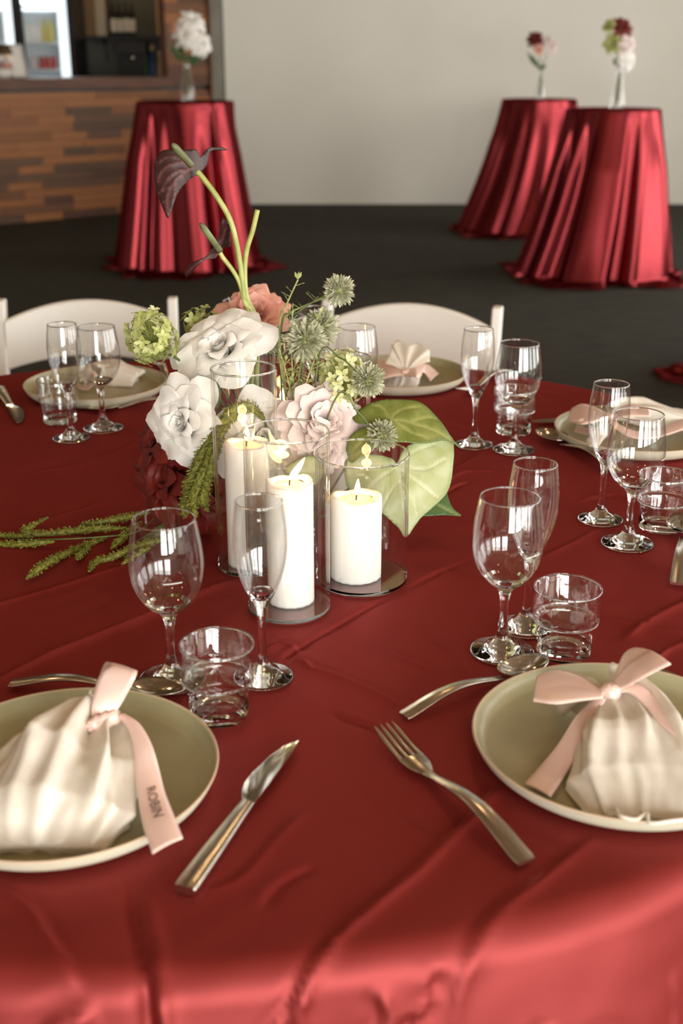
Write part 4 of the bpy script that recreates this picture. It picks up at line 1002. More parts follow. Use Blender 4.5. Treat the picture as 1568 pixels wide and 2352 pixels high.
# ================================================================== flowers
PC = {}
def petal_mesh(key, r0, r1, h, wrap, curl, droop, mat, var, nu=11, nv=10, point=0.0, pw=0.8):
    k_ = (key, var)
    if k_ in PC: return PC[k_]
    rs = np.random.RandomState(abs(hash(key)) % 9999 + var * 31) if False else np.random.RandomState(sum(map(ord, key)) + var * 31)
    ph = rs.rand(4) * 6.28; V = []
    for j in range(nv):
        for i in range(nu):
            u = -1 + 2 * i / (nu - 1); v0 = j / (nv - 1)
            v = v0 * (1 - 0.20 * abs(u) ** 2.5 + point * (1 - abs(u)) * 0.2)
            wv = 0.42 + 0.58 * math.sin(PI * min(1, 0.12 + v0 * 0.72))
            phi = u * wrap / 2 * wv
            r = r0 + (r1 - r0) * v ** pw + curl * max(0, v - 0.62) ** 2 * 7
            z = h * math.sin(min(v, 1.0) * PI / 2 * 0.92) - droop * v ** 2.2 - curl * max(0, v - 0.72) ** 2 * 5
            rip = 0.05 * (r1 - r0 + 0.006) * (math.sin(u * 4 + ph[0]) * v ** 2 + 0.6 * math.sin(u * 9 + ph[1]) * v ** 4)
            r += rip; z += 0.7 * rip
            V.append((r * math.cos(phi), r * math.sin(phi), z))
    me = mesh('petal', V, gridfaces(nu, nv), mat); PC[k_] = me
    return me
ROSE = [(3, .0010, .0050, .033, 3.6, .001, 0, 0), (4, .0030, .0095, .034, 2.6, .003, 0, 0), (5, .005, .017, .033, 2.1, .006, 0, .5), (5, .007, .027, .030, 2.0, .012, .001, .3), (6, .009, .039, .028, 1.9, .016, .004, .2), (6, .010, .051, .025, 1.8, .016, .009, .22)]
PEONY = [(5, .002, .012, .026, 2.2, .002, 0, 0), (6, .004, .020, .030, 1.9, .0, 0, 0), (7, .006, .030, .028, 1.6, .002, .002, 0), (8, .008, .040, .022, 1.4, .004, .004, 0), (8, .010, .048, .012, 1.25, .006, .010, 0)]
RAG = [(4, .002, .010, .020, 2.4, .003, 0, .4), (6, .004, .020, .024, 1.7, .006, .0, .6), (7, .006, .032, .022, 1.3, .008, .004, .8), (8, .008, .044, .014, 1.1, .008, .010, 1.0), (7, .008, .050, .004, 1.0, .006, .016, 1.0)]
SMALL = [(4, .002, .010, .022, 2.4, .002, 0, 0), (5, .004, .022, .022, 1.6, .004, .002, 0), (6, .005, .034, .014, 1.3, .006, .006, 0)]
def bloom(t, head, face, table, mat, kind, scale=1.0, spin=0.0, seed=0, tiltvar=0.10):
    rs = random.Random(seed); org = ORG[t.name]
    B = Matrix.Translation(np.asarray(head) - org) @ lookrot(face, spin) @ Matrix.Scale(scale, 4)
    for ri, (n, r0, r1, h, wr, cu, dr, pt) in enumerate(table):
        for i in range(n):
            a = 2 * PI * i / n + ri * 0.7 + rs.uniform(-0.12, 0.12)
            me = petal_mesh('%s%d' % (kind, ri), r0, r1, h, wr, cu, dr, mat, rs.randrange(3), point=pt)
            link('petal', me, t, B @ Matrix.Rotation(a, 4, 'Z') @ Matrix.Rotation(rs.uniform(-tiltvar, tiltvar), 4, 'Y') @ Matrix.Scale(rs.uniform(0.93, 1.07), 4))
def stem(t, head, face, base, r=0.0022, mat='dstem', mid=None):
    h = np.asarray(head); f = unit(face)
    pts = [h + f * 0.002, h - f * 0.03] + ([mid] if mid is not None else []) + [np.asarray(base)]
    return mk('stem', *tube(catmull(pts, 18), r, 8), M[mat], t, world=True)
ARR = np.array([-0.06, 1.462, TZ + 0.004])
def arrbase(i): a = i * 2.4; return ARR + np.array([0.024 * math.cos(a), 0.024 * math.sin(a), 0])
nb = [0]
def flower(name, label, cat, px, py, Y, face, table, mat, kind, scale, seed, group=None, spin=0.0, green=True):
    nb[0] += 1; b = arrbase(nb[0])
    t = thing(name, label, cat, tuple(b), group); head = atY(px, py, Y)
    f = unit(face); c = head - f * 0.014 * scale
    bloom(t, c, f, table, M[mat], kind, scale, spin, seed)
    stem(t, c, f, b)
    if green:
        V, F = lathe([(0.0022, -0.008), (0.007, -0.002), (0.009, 0.004), (0.006, 0.008)], 12); V = V * scale
        link('calyx', mesh('calyx', V, F, M['dstem']), t, Matrix.Translation(c - b) @ lookrot(f))
    return t
flower('white_rose', 'large white rose above the tall slim cylinder', 'rose', 508, 802, 1.50, (-0.3, -0.62, 0.75), ROSE, 'rose', 'rose', 1.04, 2, 'white roses in the centrepiece')
flower('white_rose', 'white rose facing left beside the burgundy petals', 'rose', 422, 968, 1.42, (-0.55, -0.8, 0.25), ROSE, 'rose', 'rose', 0.86, 5, 'white roses in the centrepiece', 0.6)
flower('white_rose', 'white rose seen through the candle cylinders', 'rose', 603, 1005, 1.44, (0.1, -0.9, 0.35), ROSE, 'rose', 'rose', 0.92, 9, 'white roses in the centrepiece', 0.3)
flower('coral_peony', 'coral pink peony behind the white rose', 'peony', 583, 716, 1.62, (0.05, -0.6, 0.75), PEONY, 'pink', 'peonyc', 1.0, 3)
flower('blush_peony', 'pale blush peony right of the candles', 'peony', 742, 965, 1.43, (0.25, -0.8, 0.55), PEONY, 'blush', 'peonyb', 1.12, 4)
flower('blush_peony', 'lower pale blush peony behind the short cylinder', 'peony', 742, 1030, 1.415, (0.1, -0.95, 0.05), PEONY, 'blush', 'peonyb', 0.72, 14, None, 0.5)
flower('burgundy_dahlia', 'ragged burgundy bloom left of the white rose', 'flower', 362, 1000, 1.47, (-0.75, -0.45, 0.5), RAG, 'burg', 'rag', 1.15, 6, 'burgundy blooms on the tablecloth')
flower('burgundy_dahlia', 'ragged burgundy bloom lying below the white rose', 'flower', 375, 1095, 1.44, (-0.6, -0.7, 0.35), RAG, 'burg', 'rag', 1.1, 8, 'burgundy blooms on the tablecloth', 0.4)
flower('burgundy_dahlia', 'dark burgundy bloom behind the hanging green amaranth', 'flower', 474, 1135, 1.43, (-0.1, -0.95, 0.3), RAG, 'burg', 'rag', 0.85, 12, 'burgundy blooms on the tablecloth', 0.9)
flower('burgundy_dahlia', 'dark burgundy bloom tucked behind the far-left side of the roses', 'flower', 412, 905, 1.56, (-0.6, -0.2, 0.75), RAG, 'burg', 'rag', 0.7, 13, 'burgundy blooms on the tablecloth', 0.2)

# snowball (viburnum) heads
def floret_mesh(mat, n=5):
    V, F = [], []
    for k_ in range(n):
        a = 2 * PI * k_ / n
        for j, (r, w_, z) in enumerate([(0.0006, 0.0008, 0.0), (0.003, 0.0026, 0.0012), (0.0058, 0.0026, 0.0022), (0.0085, 0.0004, 0.0016)]):
            for s in (-1, 0, 1):
                V.append((r * math.cos(a) - s * w_ * math.sin(a), r * math.sin(a) + s * w_ * math.cos(a), z + abs(s) * 0.0007))
        o_ = k_ * 12; F += [tuple(o_ + q for q in f) for f in gridfaces(3, 4)]
    return mesh('floret', V, F, mat)
FL = [floret_mesh(M['snow'], 5), floret_mesh(M['snow'], 4), floret_mesh(M['snow2'], 4), floret_mesh(M['snow2'], 5)]
def snowball(label, px, py, Y, R, n, kinds, seed, squash=1.0):
    nb[0] += 1; b = arrbase(nb[0]); rs = random.Random(seed)
    t = thing('snowball_flower', label, 'flower', tuple(b), 'green snowball flowers'); c = atY(px, py, Y); ped = []
    for i in range(n):
        z = 1 - 2 * (i + 0.5) / n; a = i * 2.39996 + rs.uniform(-0.3, 0.3); s = math.sqrt(1 - z * z)
        d = np.array([s * math.cos(a), s * math.sin(a), z]); rr = R * rs.uniform(0.58, 1.06)
        p = c + d * rr * np.array([1, 1, squash]); d2 = unit(d + np.array([rs.uniform(-.4, .4) for _ in range(3)]))
        link('floret', FL[rs.choice(kinds)], t, Matrix.Translation(p - b) @ lookrot(d2, rs.random() * 6) @ Matrix.Scale(rs.uniform(0.95, 1.35), 4))
        ped.append(tube([c - np.array([0, 0, R * 0.4]), c + d * rr * 0.5, p], 0.0006, 4, False))
    mk('pedicels', *merge(ped), M['stem'], t, world=True)['kind'] = 'stuff'
    mk('stem', *tube(catmull([c - np.array([0, 0, R * 0.3]), (c * 0.6 + b * 0.4) + np.array([0, 0, 0.03]), b], 16), 0.0018, 8), M['dstem'], t, world=True)
    return t
snowball('pale green snowball flower reaching left in front of the white chair', 348, 772, 1.50, 0.030, 74, [0, 1, 0, 2], 1, 1.15)
snowball('green snowball flower peeking from behind the large white rose', 462, 752, 1.60, 0.026, 34, [0, 1], 2)
snowball('cream green snowball flower right of the thistles', 783, 868, 1.465, 0.034, 70, [2, 3, 0, 2], 3, 1.1)
# grey thistles
def thistle(label, px, py, Y, R, seed, via=None, core=True):
    nb[0] += 1; b = arrbase(nb[0]); rs = np.random.RandomState(seed); c = atY(px, py, Y)
    t = thing('grey_thistle', label, 'thistle', tuple(b), 'grey-green thistles'); parts = []
    n = 420
    for i in range(n):
        d = unit(rs.normal(size=3)); q = unit(np.cross(d, rs.normal(size=3))); e = np.cross(d, q)
        L_ = R * rs.uniform(0.75, 1.08); w_ = R * 0.034
        tip = c + d * L_ + q * R * rs.uniform(-.08, .08)
        m1 = c + d * L_ * 0.6
        V = [c + d * R * 0.2 + q * w_ * 0.4, c + d * R * 0.2 - q * w_ * 0.4, m1 + q * w_, m1 - q * w_, tip, m1 + e * w_ * 0.8, tip + q * w_ * 1.8 - d * R * 0.1, tip - q * w_ * 1.8 - d * R * 0.14]
        parts.append((np.array(V), [(0, 1, 3, 2), (2, 3, 4), (2, 5, 4), (3, 4, 5), (2, 4, 6), (3, 7, 4)]))
    mk('bristles', *merge(parts), M['thistle'], t, smooth=False, world=True)['kind'] = 'stuff'
    mk('core', *sphere(c, (R * 0.4,) * 3, 12, 8), M['sprig'], t, world=True)
    P = [c] + ([atY(*v) for v in via] if via else [c * 0.6 + b * 0.4 + np.array([0, 0, 0.02])]) + [b]
    mk('stem', *tube(catmull(P, 26), 0.0011, 6), M['dstem'], t, world=True)
thistle('topmost grey thistle high above the wine glass', 779, 668, 1.52, 0.0225, 1, [(740, 682, 1.52), (680, 720, 1.52), (645, 770, 1.5)])
thistle('large grey thistle in the middle of the centrepiece', 700, 782, 1.47, 0.030, 2)
thistle('grey thistle upper right behind the large one', 738, 752, 1.53, 0.027, 3)
thistle('grey thistle right beside the large white rose', 617, 778, 1.53, 0.021, 4)
thistle('grey thistle on a curved stem near the plate', 845, 873, 1.43, 0.023, 5, [(815, 850, 1.43), (780, 822, 1.44), (730, 830, 1.45)])
thistle('lowest grey thistle above the short cylinder', 876, 1000, 1.41, 0.022, 6, [(855, 985, 1.41), (820, 945, 1.41), (770, 915, 1.42)])
# leafy sprigs
def sprig(label, pts, seed, nl=26, bud=False, r=0.0011):
    P = catmull([atY(*p) for p in pts], 40); rs = random.Random(seed); b = P[-1]
    t = thing('leafy_sprig', label, 'sprig', tuple(b), 'fine green sprigs')
    mk('stem', *tube(P, r, 6), M['sprig'], t, world=True); lv = []
    for i in range(nl):
        k_ = rs.randrange(1, 36); p = P[k_]; d = unit(np.array([rs.uniform(-1, 1), rs.uniform(-1, 1), rs.uniform(0, 1)])); s = unit(np.cross(d, [rs.random(), rs.random(), 1.0])); ln = rs.uniform(0.004, 0.009); st = p + d * rs.uniform(0.003, 0.012)
        lv.append(tube([p, st], 0.0004, 4, False))
        lv.append((np.array([st, st + d * ln * 0.5 + s * ln * 0.28, st + d * ln, st + d * ln * 0.5 - s * ln * 0.28]), [(0, 1, 2, 3)]))
    mk('leaflets', *merge(lv), M['sprig'], t, smooth=False, world=True)['kind'] = 'stuff'
    if bud:
        for k_ in range(5):
            d = unit(np.array([math.cos(k_ * 1.25) * 0.5, math.sin(k_ * 1.25) * 0.5, 1.0])); q = unit(np.cross(d, [0, 1, 0.3]))
            mk('bud_scale', [P[0], P[0] + d * 0.006 + q * 0.0022, P[0] + d * 0.011, P[0] + d * 0.006 - q * 0.0022], [(0, 1, 2, 3)], M['sprig'], t, world=True)
for i, (pts, bud, nl, lb) in enumerate([
    ([(684, 642, 1.53), (662, 690, 1.52), (642, 740, 1.5), (650, 860, 1.48), (668, 940, 1.46)], True, 14, 'tall sprig ending in a pale bud above the coral flower'),
    ([(765, 676, 1.54), (700, 702, 1.53), (655, 730, 1.51), (640, 800, 1.49), (660, 940, 1.46)], False, 22, 'sprig arching towards the topmost thistle'),
    ([(735, 720, 1.50), (705, 770, 1.48), (690, 840, 1.47), (680, 940, 1.46)], False, 34, 'sprig between the large thistle and the topmost one'),
    ([(672, 712, 1.49), (668, 780, 1.48), (672, 860, 1.47), (678, 940, 1.46)], False, 40, 'upright sprig right of the coral flower'),
    ([(640, 800, 1.46), (655, 850, 1.455), (668, 900, 1.45), (680, 950, 1.45)], False, 36, 'short leafy sprig right of the tall cylinder rim'),
    ([(720, 830, 1.45), (706, 870, 1.45), (695, 920, 1.45)], False, 34, 'short leafy sprig below the large thistle'),
    ([(690, 800, 1.5), (675, 850, 1.5), (668, 920, 1.48)], False, 36, 'thin sprig in the middle of the greenery')]):
    sprig(lb, pts, 40 + i, nl, bud)

# ------------------------------------------------------------------ leaves from outlines on tilted planes
def in_poly(pt, poly):
    x, y = pt; c = False; n = len(poly)
    for i in range(n):
        x1, y1 = poly[i]; x2, y2 = poly[i - 1]
        if (y1 > y) != (y2 > y) and x < (x2 - x1) * (y - y1) / (y2 - y1) + x1: c = not c
    return c
def closed(P, n):
    P = np.asarray(P, float); Q = np.vstack([P[-2:], P, P[:3]]); out = []
    m = len(P)
    for u in np.linspace(0, m, n, endpoint=False):
        i = int(u); t = u - i; a, b, c, d = Q[i + 1], Q[i + 2], Q[i + 3], Q[i + 4] if i + 4 < len(Q) else Q[3]
        out.append(0.5 * (2 * b + (c - a) * t + (2 * a - 5 * b + 4 * c - d) * t * t + (3 * b - a - 3 * c + d) * t ** 3))
    return np.array(out)
def blade(name, outline, step, mapf, veins, mat, parent, smoothn=3, thick=0.0007):
    O = closed(outline, len(outline) * smoothn) if smoothn > 1 else np.array(outline, float)
    pts = [tuple(p) for p in O]; n = len(pts); edges = [(i, (i + 1) % n) for i in range(n)]
    lo, hi = O.min(0), O.max(0)
    for x in np.arange(lo[0], hi[0], step):
        for y in np.arange(lo[1], hi[1], step * 0.87):
            q = (x + (step / 2 if int((y - lo[1]) / (step * 0.87)) % 2 else 0), y)
            if in_poly(q, O) and np.min(np.hypot(O[:, 0] - q[0], O[:, 1] - q[1])) > step * 0.6: pts.append(q)
    V2, E2, F2, *_ = delaunay_2d_cdt([Vector(p) for p in pts], edges, [], 1, 1e-4)
    X = np.array([(v.x, v.y) for v in V2])
    d_edge = seg_dist(X, np.vstack([O, O[:1]]))[0]
    vein = np.zeros(len(X))
    for vl, wd in veins: vein = np.maximum(vein, np.exp(-(seg_dist(X, catmull(np.array(vl, float), 16))[0] / wd) ** 2))
    W = np.array([mapf(x, y, de, ve) for (x, y), de, ve in zip(X, d_edge, vein)])
    o = mk(name, W, [tuple(f) for f in F2], mat, parent, world=True)
    for nm, arr in (('edge', d_edge), ('vein', vein)):
        at_ = o.data.attributes.new(nm, 'FLOAT', 'POINT'); at_.data.foreach_set('value', arr.astype(np.float32))
    solidify(o, thick)
    return o
def leafmat(name, margin, body, body2, veinc, edge_px, rough=0.4, trans=0.2, nscale=35.0, veinf=0.8):
    m = bpy.data.materials.new(name); m.use_nodes = True; nt = m.node_tree; b = nt.nodes['Principled BSDF']; out = nt.nodes['Material Output']
    b.inputs['Roughness'].default_value = rough
    ae = N(m, 'ShaderNodeAttribute', attribute_name='edge'); av = N(m, 'ShaderNodeAttribute', attribute_name='vein')
    tc = N(m, 'ShaderNodeTexCoord'); nz = N(m, 'ShaderNodeTexNoise', Scale=nscale, Detail=6.0); L(m, tc.outputs['Object'], nz.inputs['Vector'])
    cr = N(m, 'ShaderNodeValToRGB'); cr.color_ramp.elements[0].position = 0.36; cr.color_ramp.elements[1].position = 0.62; cr.color_ramp.elements[0].color = body; cr.color_ramp.elements[1].color = body2
    L(m, nz.outputs[0], cr.inputs[0])
    mr = N(m, 'ShaderNodeMapRange'); mr.inputs[1].default_value = edge_px[0]; mr.inputs[2].default_value = edge_px[1]; L(m, ae.outputs['Fac'], mr.inputs[0])
    m1 = N(m, 'ShaderNodeMix', data_type='RGBA'); m1.inputs[6].default_value = margin; L(m, mr.outputs[0], m1.inputs[0]); L(m, cr.outputs[0], m1.inputs[7])
    mu = N(m, 'ShaderNodeMath', operation='MULTIPLY'); mu.inputs[1].default_value = veinf; L(m, av.outputs['Fac'], mu.inputs[0])
    m2 = N(m, 'ShaderNodeMix', data_type='RGBA'); m2.inputs[7].default_value = veinc; L(m, mu.outputs[0], m2.inputs[0]); L(m, m1.outputs[2], m2.inputs[6])
    L(m, m2.outputs[2], b.inputs['Base Color'])
    t = N(m, 'ShaderNodeBsdfTranslucent'); x = N(m, 'ShaderNodeMixShader'); x.inputs[0].default_value = trans
    L(m, m2.outputs[2], t.inputs[0]); L(m, b.outputs[0], x.inputs[1]); L(m, t.outputs[0], x.inputs[2]); L(m, x.outputs[0], out.inputs[0])
    return m
M['spathe'] = leafmat('anthurium_spathe', lin(48, 22, 18), lin(52, 22, 20), lin(66, 30, 27), lin(112, 66, 64), (0, 14), 0.5, 0.08, 60, 0.85)
M['cal1'] = leafmat('caladium_olive', lin(96, 112, 52), lin(132, 134, 54), lin(190, 184, 104), lin(204, 200, 130), (0, 26), 0.4, 0.2, 48, 0.36)
M['cal2'] = leafmat('caladium_pale', lin(140, 156, 100), lin(208, 208, 150), lin(240, 238, 206), lin(244, 242, 214), (0, 26), 0.4, 0.1, 48, 0.36)
M['spadix'] = noisy(pmat('spadix', lin(96, 100, 62), 0.5), lin(74, 62, 42), lin(110, 126, 78), 30)
def zp(pts, ox, oy, sc): return [(ox + x / sc, oy + y / sc) for x, y in pts]
# anthurium with the large face
AY = 1.56
def spathe_map1(x, y, de, ve):
    P = atPlane(x, y, (-0.12, AY - 0.02, 1.0), unit(np.array([0.25, -1, 0.25])))
    d = 0.014 * math.sin(min(max((x - 356) / 110, 0), 1) * PI) - 0.035 * max(0, (x - 440) / 70) ** 1.5 + 0.0012 * ve
    return P + d * np.array([0.1, -1, 0.3])
b = ARR + np.array([-0.02, 0.03, 0])
an = thing('anthurium', 'tall dark maroon anthurium with a veined heart-shaped face', 'anthurium', tuple(b), 'dark anthuriums')
out1 = zp([(400, 1040), (350, 940), (300, 800), (265, 680), (250, 560), (255, 440), (285, 370), (345, 315), (430, 318), (500, 325), (570, 325), (640, 308), (690, 303), (720, 335), (735, 365), (770, 320), (795, 270), (870, 225), (960, 200), (1028, 208), (950, 240), (880, 256), (832, 300), (815, 380), (800, 440), (750, 520), (650, 610), (560, 700), (500, 790), (465, 880), (440, 950)], 300, 280, 4.612)
vz = [([(660, 500), (520, 600), (410, 740), (385, 860), (400, 1000)], 2.2), ([(650, 490), (540, 460), (400, 490), (320, 560), (290, 640)], 2.2), ([(600, 530), (480, 560), (380, 640), (330, 740)], 1.8), ([(600, 470), (470, 400), (370, 400), (300, 450)], 1.8), ([(420, 720), (340, 740), (300, 760)], 1.5), ([(390, 850), (350, 860)], 1.5), ([(480, 640), (470, 760), (450, 860)], 1.5), ([(540, 580), (560, 640)], 1.5)]
vz = [(zp(v, 300, 280, 4.612), wd) for v, wd in vz]
sp1 = blade('spathe', out1, 5.0, spathe_map1, vz, M['spathe'], an, 2)
q0, q1 = atY(440, 380, AY - 0.03), atY(395, 330, AY - 0.05)
mk('spadix', *tube(catmull([q0, (q0 + q1) / 2, q1], 12), np.array([.0045] * 10 + [.0036, .0015]), 12), M['spadix'], an, world=True)
def anst(t, pts, r, Y=AY):
    P = [atY(x, y, Y) for x, y in pts]; P.append(np.array([P[-1][0], 1.50, TZ + 0.09])); P.append(b)
    mk('stem', *tube(catmull(P, 50), r, 10), M['stem'], t, world=True)
anst(an, [(452, 395), (462, 404), (500, 455), (528, 505), (542, 555), (553, 620), (560, 680), (572, 750)], 0.0036)
an2 = thing('anthurium', 'small dark anthurium with folded spathe below the tall one', 'anthurium', tuple(b + np.array([0.006, 0, 0])), 'dark anthuriums')
def spathe_map2(x, y, de, ve):
    P = atPlane(x, y, (-0.1, AY - 0.02, 0.95), unit(np.array([0.1, -1, 0.5])))
    return P + (0.02 * math.sin((x - 420) * 0.05) + 0.012 * math.cos((y - 500) * 0.06)) * np.array([0.3, -0.9, 0.3])
o2 = zp([(565, 1600), (600, 1530), (680, 1500), (740, 1470), (800, 1410), (850, 1360), (910, 1300), (960, 1280), (972, 1160), (972, 1060), (985, 995), (1020, 1030), (1070, 1100), (1075, 1160), (1090, 1290), (1030, 1290), (1000, 1310), (960, 1370), (935, 1400), (900, 1440), (820, 1470), (740, 1500), (660, 1570), (590, 1650)], 300, 280, 4.612)
blade('spathe', o2, 4.0, spathe_map2, [(zp([(940, 1380), (850, 1420), (700, 1510), (590, 1600)], 300, 280, 4.612), 1.8), (zp([(960, 1340), (1010, 1240), (1030, 1100)], 300, 280, 4.612), 1.8)], M['spathe'], an2, 2)
q0, q1 = atY(505, 576, AY - 0.02), atY(460, 513, AY - 0.05)
mk('spadix', *tube(catmull([q0, (q0 + q1) / 2, q1], 12), np.array([.0042] * 10 + [.0034, .0015]), 12), M['spadix'], an2, world=True)
anst(an2, [(504, 578), (512, 592), (535, 622), (550, 650), (562, 695), (580, 750)], 0.0030)
an3 = thing('bare_stem', 'cut bare green stem leaning right beside the anthuriums', 'stem', tuple(b + np.array([0.012, 0, 0])))
anst(an3, [(591, 482), (580, 530), (567, 572), (562, 620), (566, 680), (584, 720), (592, 755)], 0.0034, AY + 0.012)
# caladium leaves
def cal_map(P0, Nn, px0, bow):
    Nn = unit(np.array(Nn))
    def f(x, y, de, ve):
        P = atPlane(x, y, P0, Nn); r = math.hypot(x - px0[0], y - px0[1])
        return P + Nn * (-bow * (r / 120) ** 2 - 0.0014 * ve + 0.0016 * math.sin(x * 0.06) * math.sin(y * 0.07))
    return f
Z5 = lambda pts: zp(pts, 560, 600, 2.904)
l1 = thing('caladium_leaf', 'upper olive green heart-shaped leaf right of the candles', 'leaf', tuple(arrbase(31)), 'large variegated leaves')
blade('leaf_blade', Z5([(1484, 1138), (1400, 1092), (1310, 1000), (1230, 940), (1140, 908), (1040, 903), (940, 915), (840, 938), (770, 968), (728, 1010), (745, 1055), (800, 1075), (900, 1062), (960, 1062), (900, 1082), (800, 1095), (722, 1130), (690, 1190), (698, 1250), (725, 1300), (790, 1272), (870, 1225), (960, 1202), (1050, 1192), (1150, 1196), (1230, 1182), (1320, 1140), (1400, 1122)]), 4.5, cal_map(atY(890, 965, 1.43), (0.1, -0.55, 0.83), (895, 965), 0.016),
      [(Z5([(975, 1060), (1200, 1075), (1400, 1110)]), 3), (Z5([(975, 1060), (1060, 980), (1180, 950)]), 2.5), (Z5([(975, 1060), (930, 980), (860, 950)]), 2.5), (Z5([(1000, 1065), (1120, 1130), (1240, 1150)]), 2.5), (Z5([(975, 1060), (850, 1130), (740, 1220)]), 2.5), (Z5([(1100, 1065), (1230, 1010), (1300, 1010)]), 2)], M['cal1'], l1)
mk('petiole', *tube(catmull([atY(895, 965, 1.43), atY(830, 985, 1.44) - np.array([0, 0, 0.02]), arrbase(31)], 16), 0.0016, 8), M['dstem'], l1, world=True)
l2 = thing('caladium_leaf', 'large pale cream-green leaf behind the short cylinder', 'leaf', tuple(arrbase(32)), 'large variegated leaves')
blade('leaf_blade', Z5([(1392, 1128), (1412, 1230), (1405, 1330), (1390, 1450), (1350, 1540), (1270, 1620), (1180, 1700), (1092, 1812), (1040, 1755), (960, 1690), (860, 1620), (770, 1570), (700, 1500), (675, 1400), (690, 1310), (780, 1283), (900, 1288), (990, 1320), (1020, 1350), (1060, 1260), (1150, 1195), (1270, 1170)]), 5, cal_map(atY(915, 1080, 1.405), (0.05, -0.75, 0.6), (911, 1067), 0.012),
      [(Z5([(1020, 1352), (1060, 1550), (1090, 1790)]), 3), (Z5([(1020, 1352), (1200, 1380), (1350, 1300)]), 2.5), (Z5([(1025, 1370), (1180, 1480), (1300, 1560)]), 2.5), (Z5([(1020, 1370), (900, 1450), (800, 1540)]), 2.5), (Z5([(1020, 1352), (880, 1350), (740, 1350)]), 2.5), (Z5([(1040, 1450), (1130, 1580), (1160, 1680)]), 2), (Z5([(1040, 1450), (960, 1560), (920, 1640)]), 2), (Z5([(1020, 1352), (1130, 1270), (1280, 1200)]), 2)], M['cal2'], l2)
mk('petiole', *tube(catmull([atY(911, 1067, 1.405), atY(840, 1100, 1.43), arrbase(32)], 16), 0.0016, 8), M['dstem'], l2, world=True)
l3 = thing('caladium_leaf', 'green leaf tip under the large pale leaf', 'leaf', tuple(arrbase(33)), 'large variegated leaves')
blade('leaf_blade', Z5([(1449, 1692), (1400, 1650), (1368, 1600), (1350, 1530), (1330, 1440), (1240, 1400), (1130, 1420), (1080, 1500), (1090, 1600), (1150, 1690), (1220, 1702), (1330, 1685)]), 5, cal_map(atY(1000, 1160, 1.43), (0.0, -0.45, 0.9), (980, 1140), 0.004), [(Z5([(1100, 1500), (1250, 1600), (1440, 1690)]), 2.5)], leafmat('caladium_green', lin(84, 116, 70), lin(112, 140, 88), lin(150, 168, 112), lin(180, 190, 130), (0, 30)), l3)
mk('petiole', *tube(catmull([at(945, 1130, TZ + 0.03), at(880, 1140, TZ + 0.03), arrbase(33)], 12), 0.0015, 8), M['dstem'], l3, world=True)
l4 = thing('caladium_leaf', 'small pale leaf glimpsed through the front cylinder', 'leaf', tuple(arrbase(34)), 'large variegated leaves')
blade('leaf_blade', Z5([(262, 1395), (300, 1350), (360, 1320), (440, 1295), (520, 1330), (530, 1420), (470, 1490), (400, 1500), (320, 1470)]), 8, cal_map(atY(690, 1085, 1.385), (0.0, -0.8, 0.6), (690, 1075), 0.004), [(Z5([(300, 1390), (400, 1400), (510, 1400)]), 2.5)], M['cal2'], l4)
mk('petiole', *tube(catmull([atY(690, 1085, 1.387), atY(690, 1110, 1.42), arrbase(34)], 12), 0.0015, 8), M['dstem'], l4, world=True)
# rose leaves
lm = M['rleaf'] = leafmat('rose_leaf', lin(64, 96, 52), lin(52, 84, 42), lin(78, 110, 62), lin(120, 146, 96), (0, 8), 0.5, 0.2, 80, 0.6)
def roseleaf(label, outline, Y, Nn, vein):
    nb[0] += 1; t = thing('rose_leaf', label, 'leaf', tuple(arrbase(nb[0])), 'rose leaves')
    c = np.mean(outline, 0); blade('leaf_blade', outline, 6, cal_map(atY(c[0], c[1], Y), Nn, c, 0.01), [(vein, 2)], M['rleaf'], t)
    mk('petiole', *tube(catmull([atY(*vein[0], Y), atY(*vein[0], Y) * 0.5 + arrbase(nb[0]) * 0.5, arrbase(nb[0])], 12), 0.0011, 6), M['dstem'], t, world=True)
roseleaf('green rose leaf between the two left white roses', [(478, 868), (468, 885), (466, 908), (474, 925), (488, 942), (502, 935), (508, 905), (500, 880)], 1.44, (0.1, -0.9, 0.4), [(484, 872), (486, 900), (492, 938)])
roseleaf('dark rose leaf in shade under the large white rose', [(440, 890), (460, 872), (490, 866), (500, 885), (480, 905), (455, 912)], 1.47, (0, -0.8, 0.6), [(496, 872), (470, 888), (444, 895)])
roseleaf('dark leaf below the cream green snowball', [(700, 900), (690, 930), (700, 955), (725, 940), (730, 910)], 1.46, (0, -0.9, 0.4), [(726, 912), (710, 930), (700, 950)])

# ------------------------------------------------------------------ amaranth sprays
def strand(P, r, seed):
    P = catmull(P, max(20, len(P) * 8)); rs = np.random.RandomState(seed); n = len(P)
    s = np.concatenate([[0], np.cumsum(np.linalg.norm(np.diff(P, axis=0), axis=1))]); Lg = s[-1]
    prof = r * np.clip(np.minimum(np.linspace(0.35, 4, n), np.linspace(4, 0.25, n)), 0, 1)
    parts = [tube(P, prof * 0.62, 8)]
    T_ = np.gradient(P, axis=0); m = int(Lg / 0.00035)
    for k_ in range(m):
        x = rs.rand() * (n - 1.01); i = int(x); f = x - i; c = P[i] * (1 - f) + P[i + 1] * f; t = unit(T_[i]); rr = prof[i] * (1 - f) + prof[i + 1] * f
        d = unit(np.cross(t, rs.normal(size=3))); tip = unit(d + t * 0.5); q = unit(np.cross(tip, rs.normal(size=3))); w_ = 0.0009
        a = c + d * rr * 0.45; b_ = c + d * rr * 0.45 + tip * rr * rs.uniform(0.45, 0.8); mid = (a + b_) / 2 + tip * rr * 0.1
        parts.append((np.array([a, mid + q * w_, b_, mid - q * w_]), [(0, 1, 2, 3)]))
    return merge(parts)
h1 = thing('amaranth_spray', 'green amaranth tassels hanging left of the tall cylinder', 'amaranth', tuple(ARR), 'green amaranth')
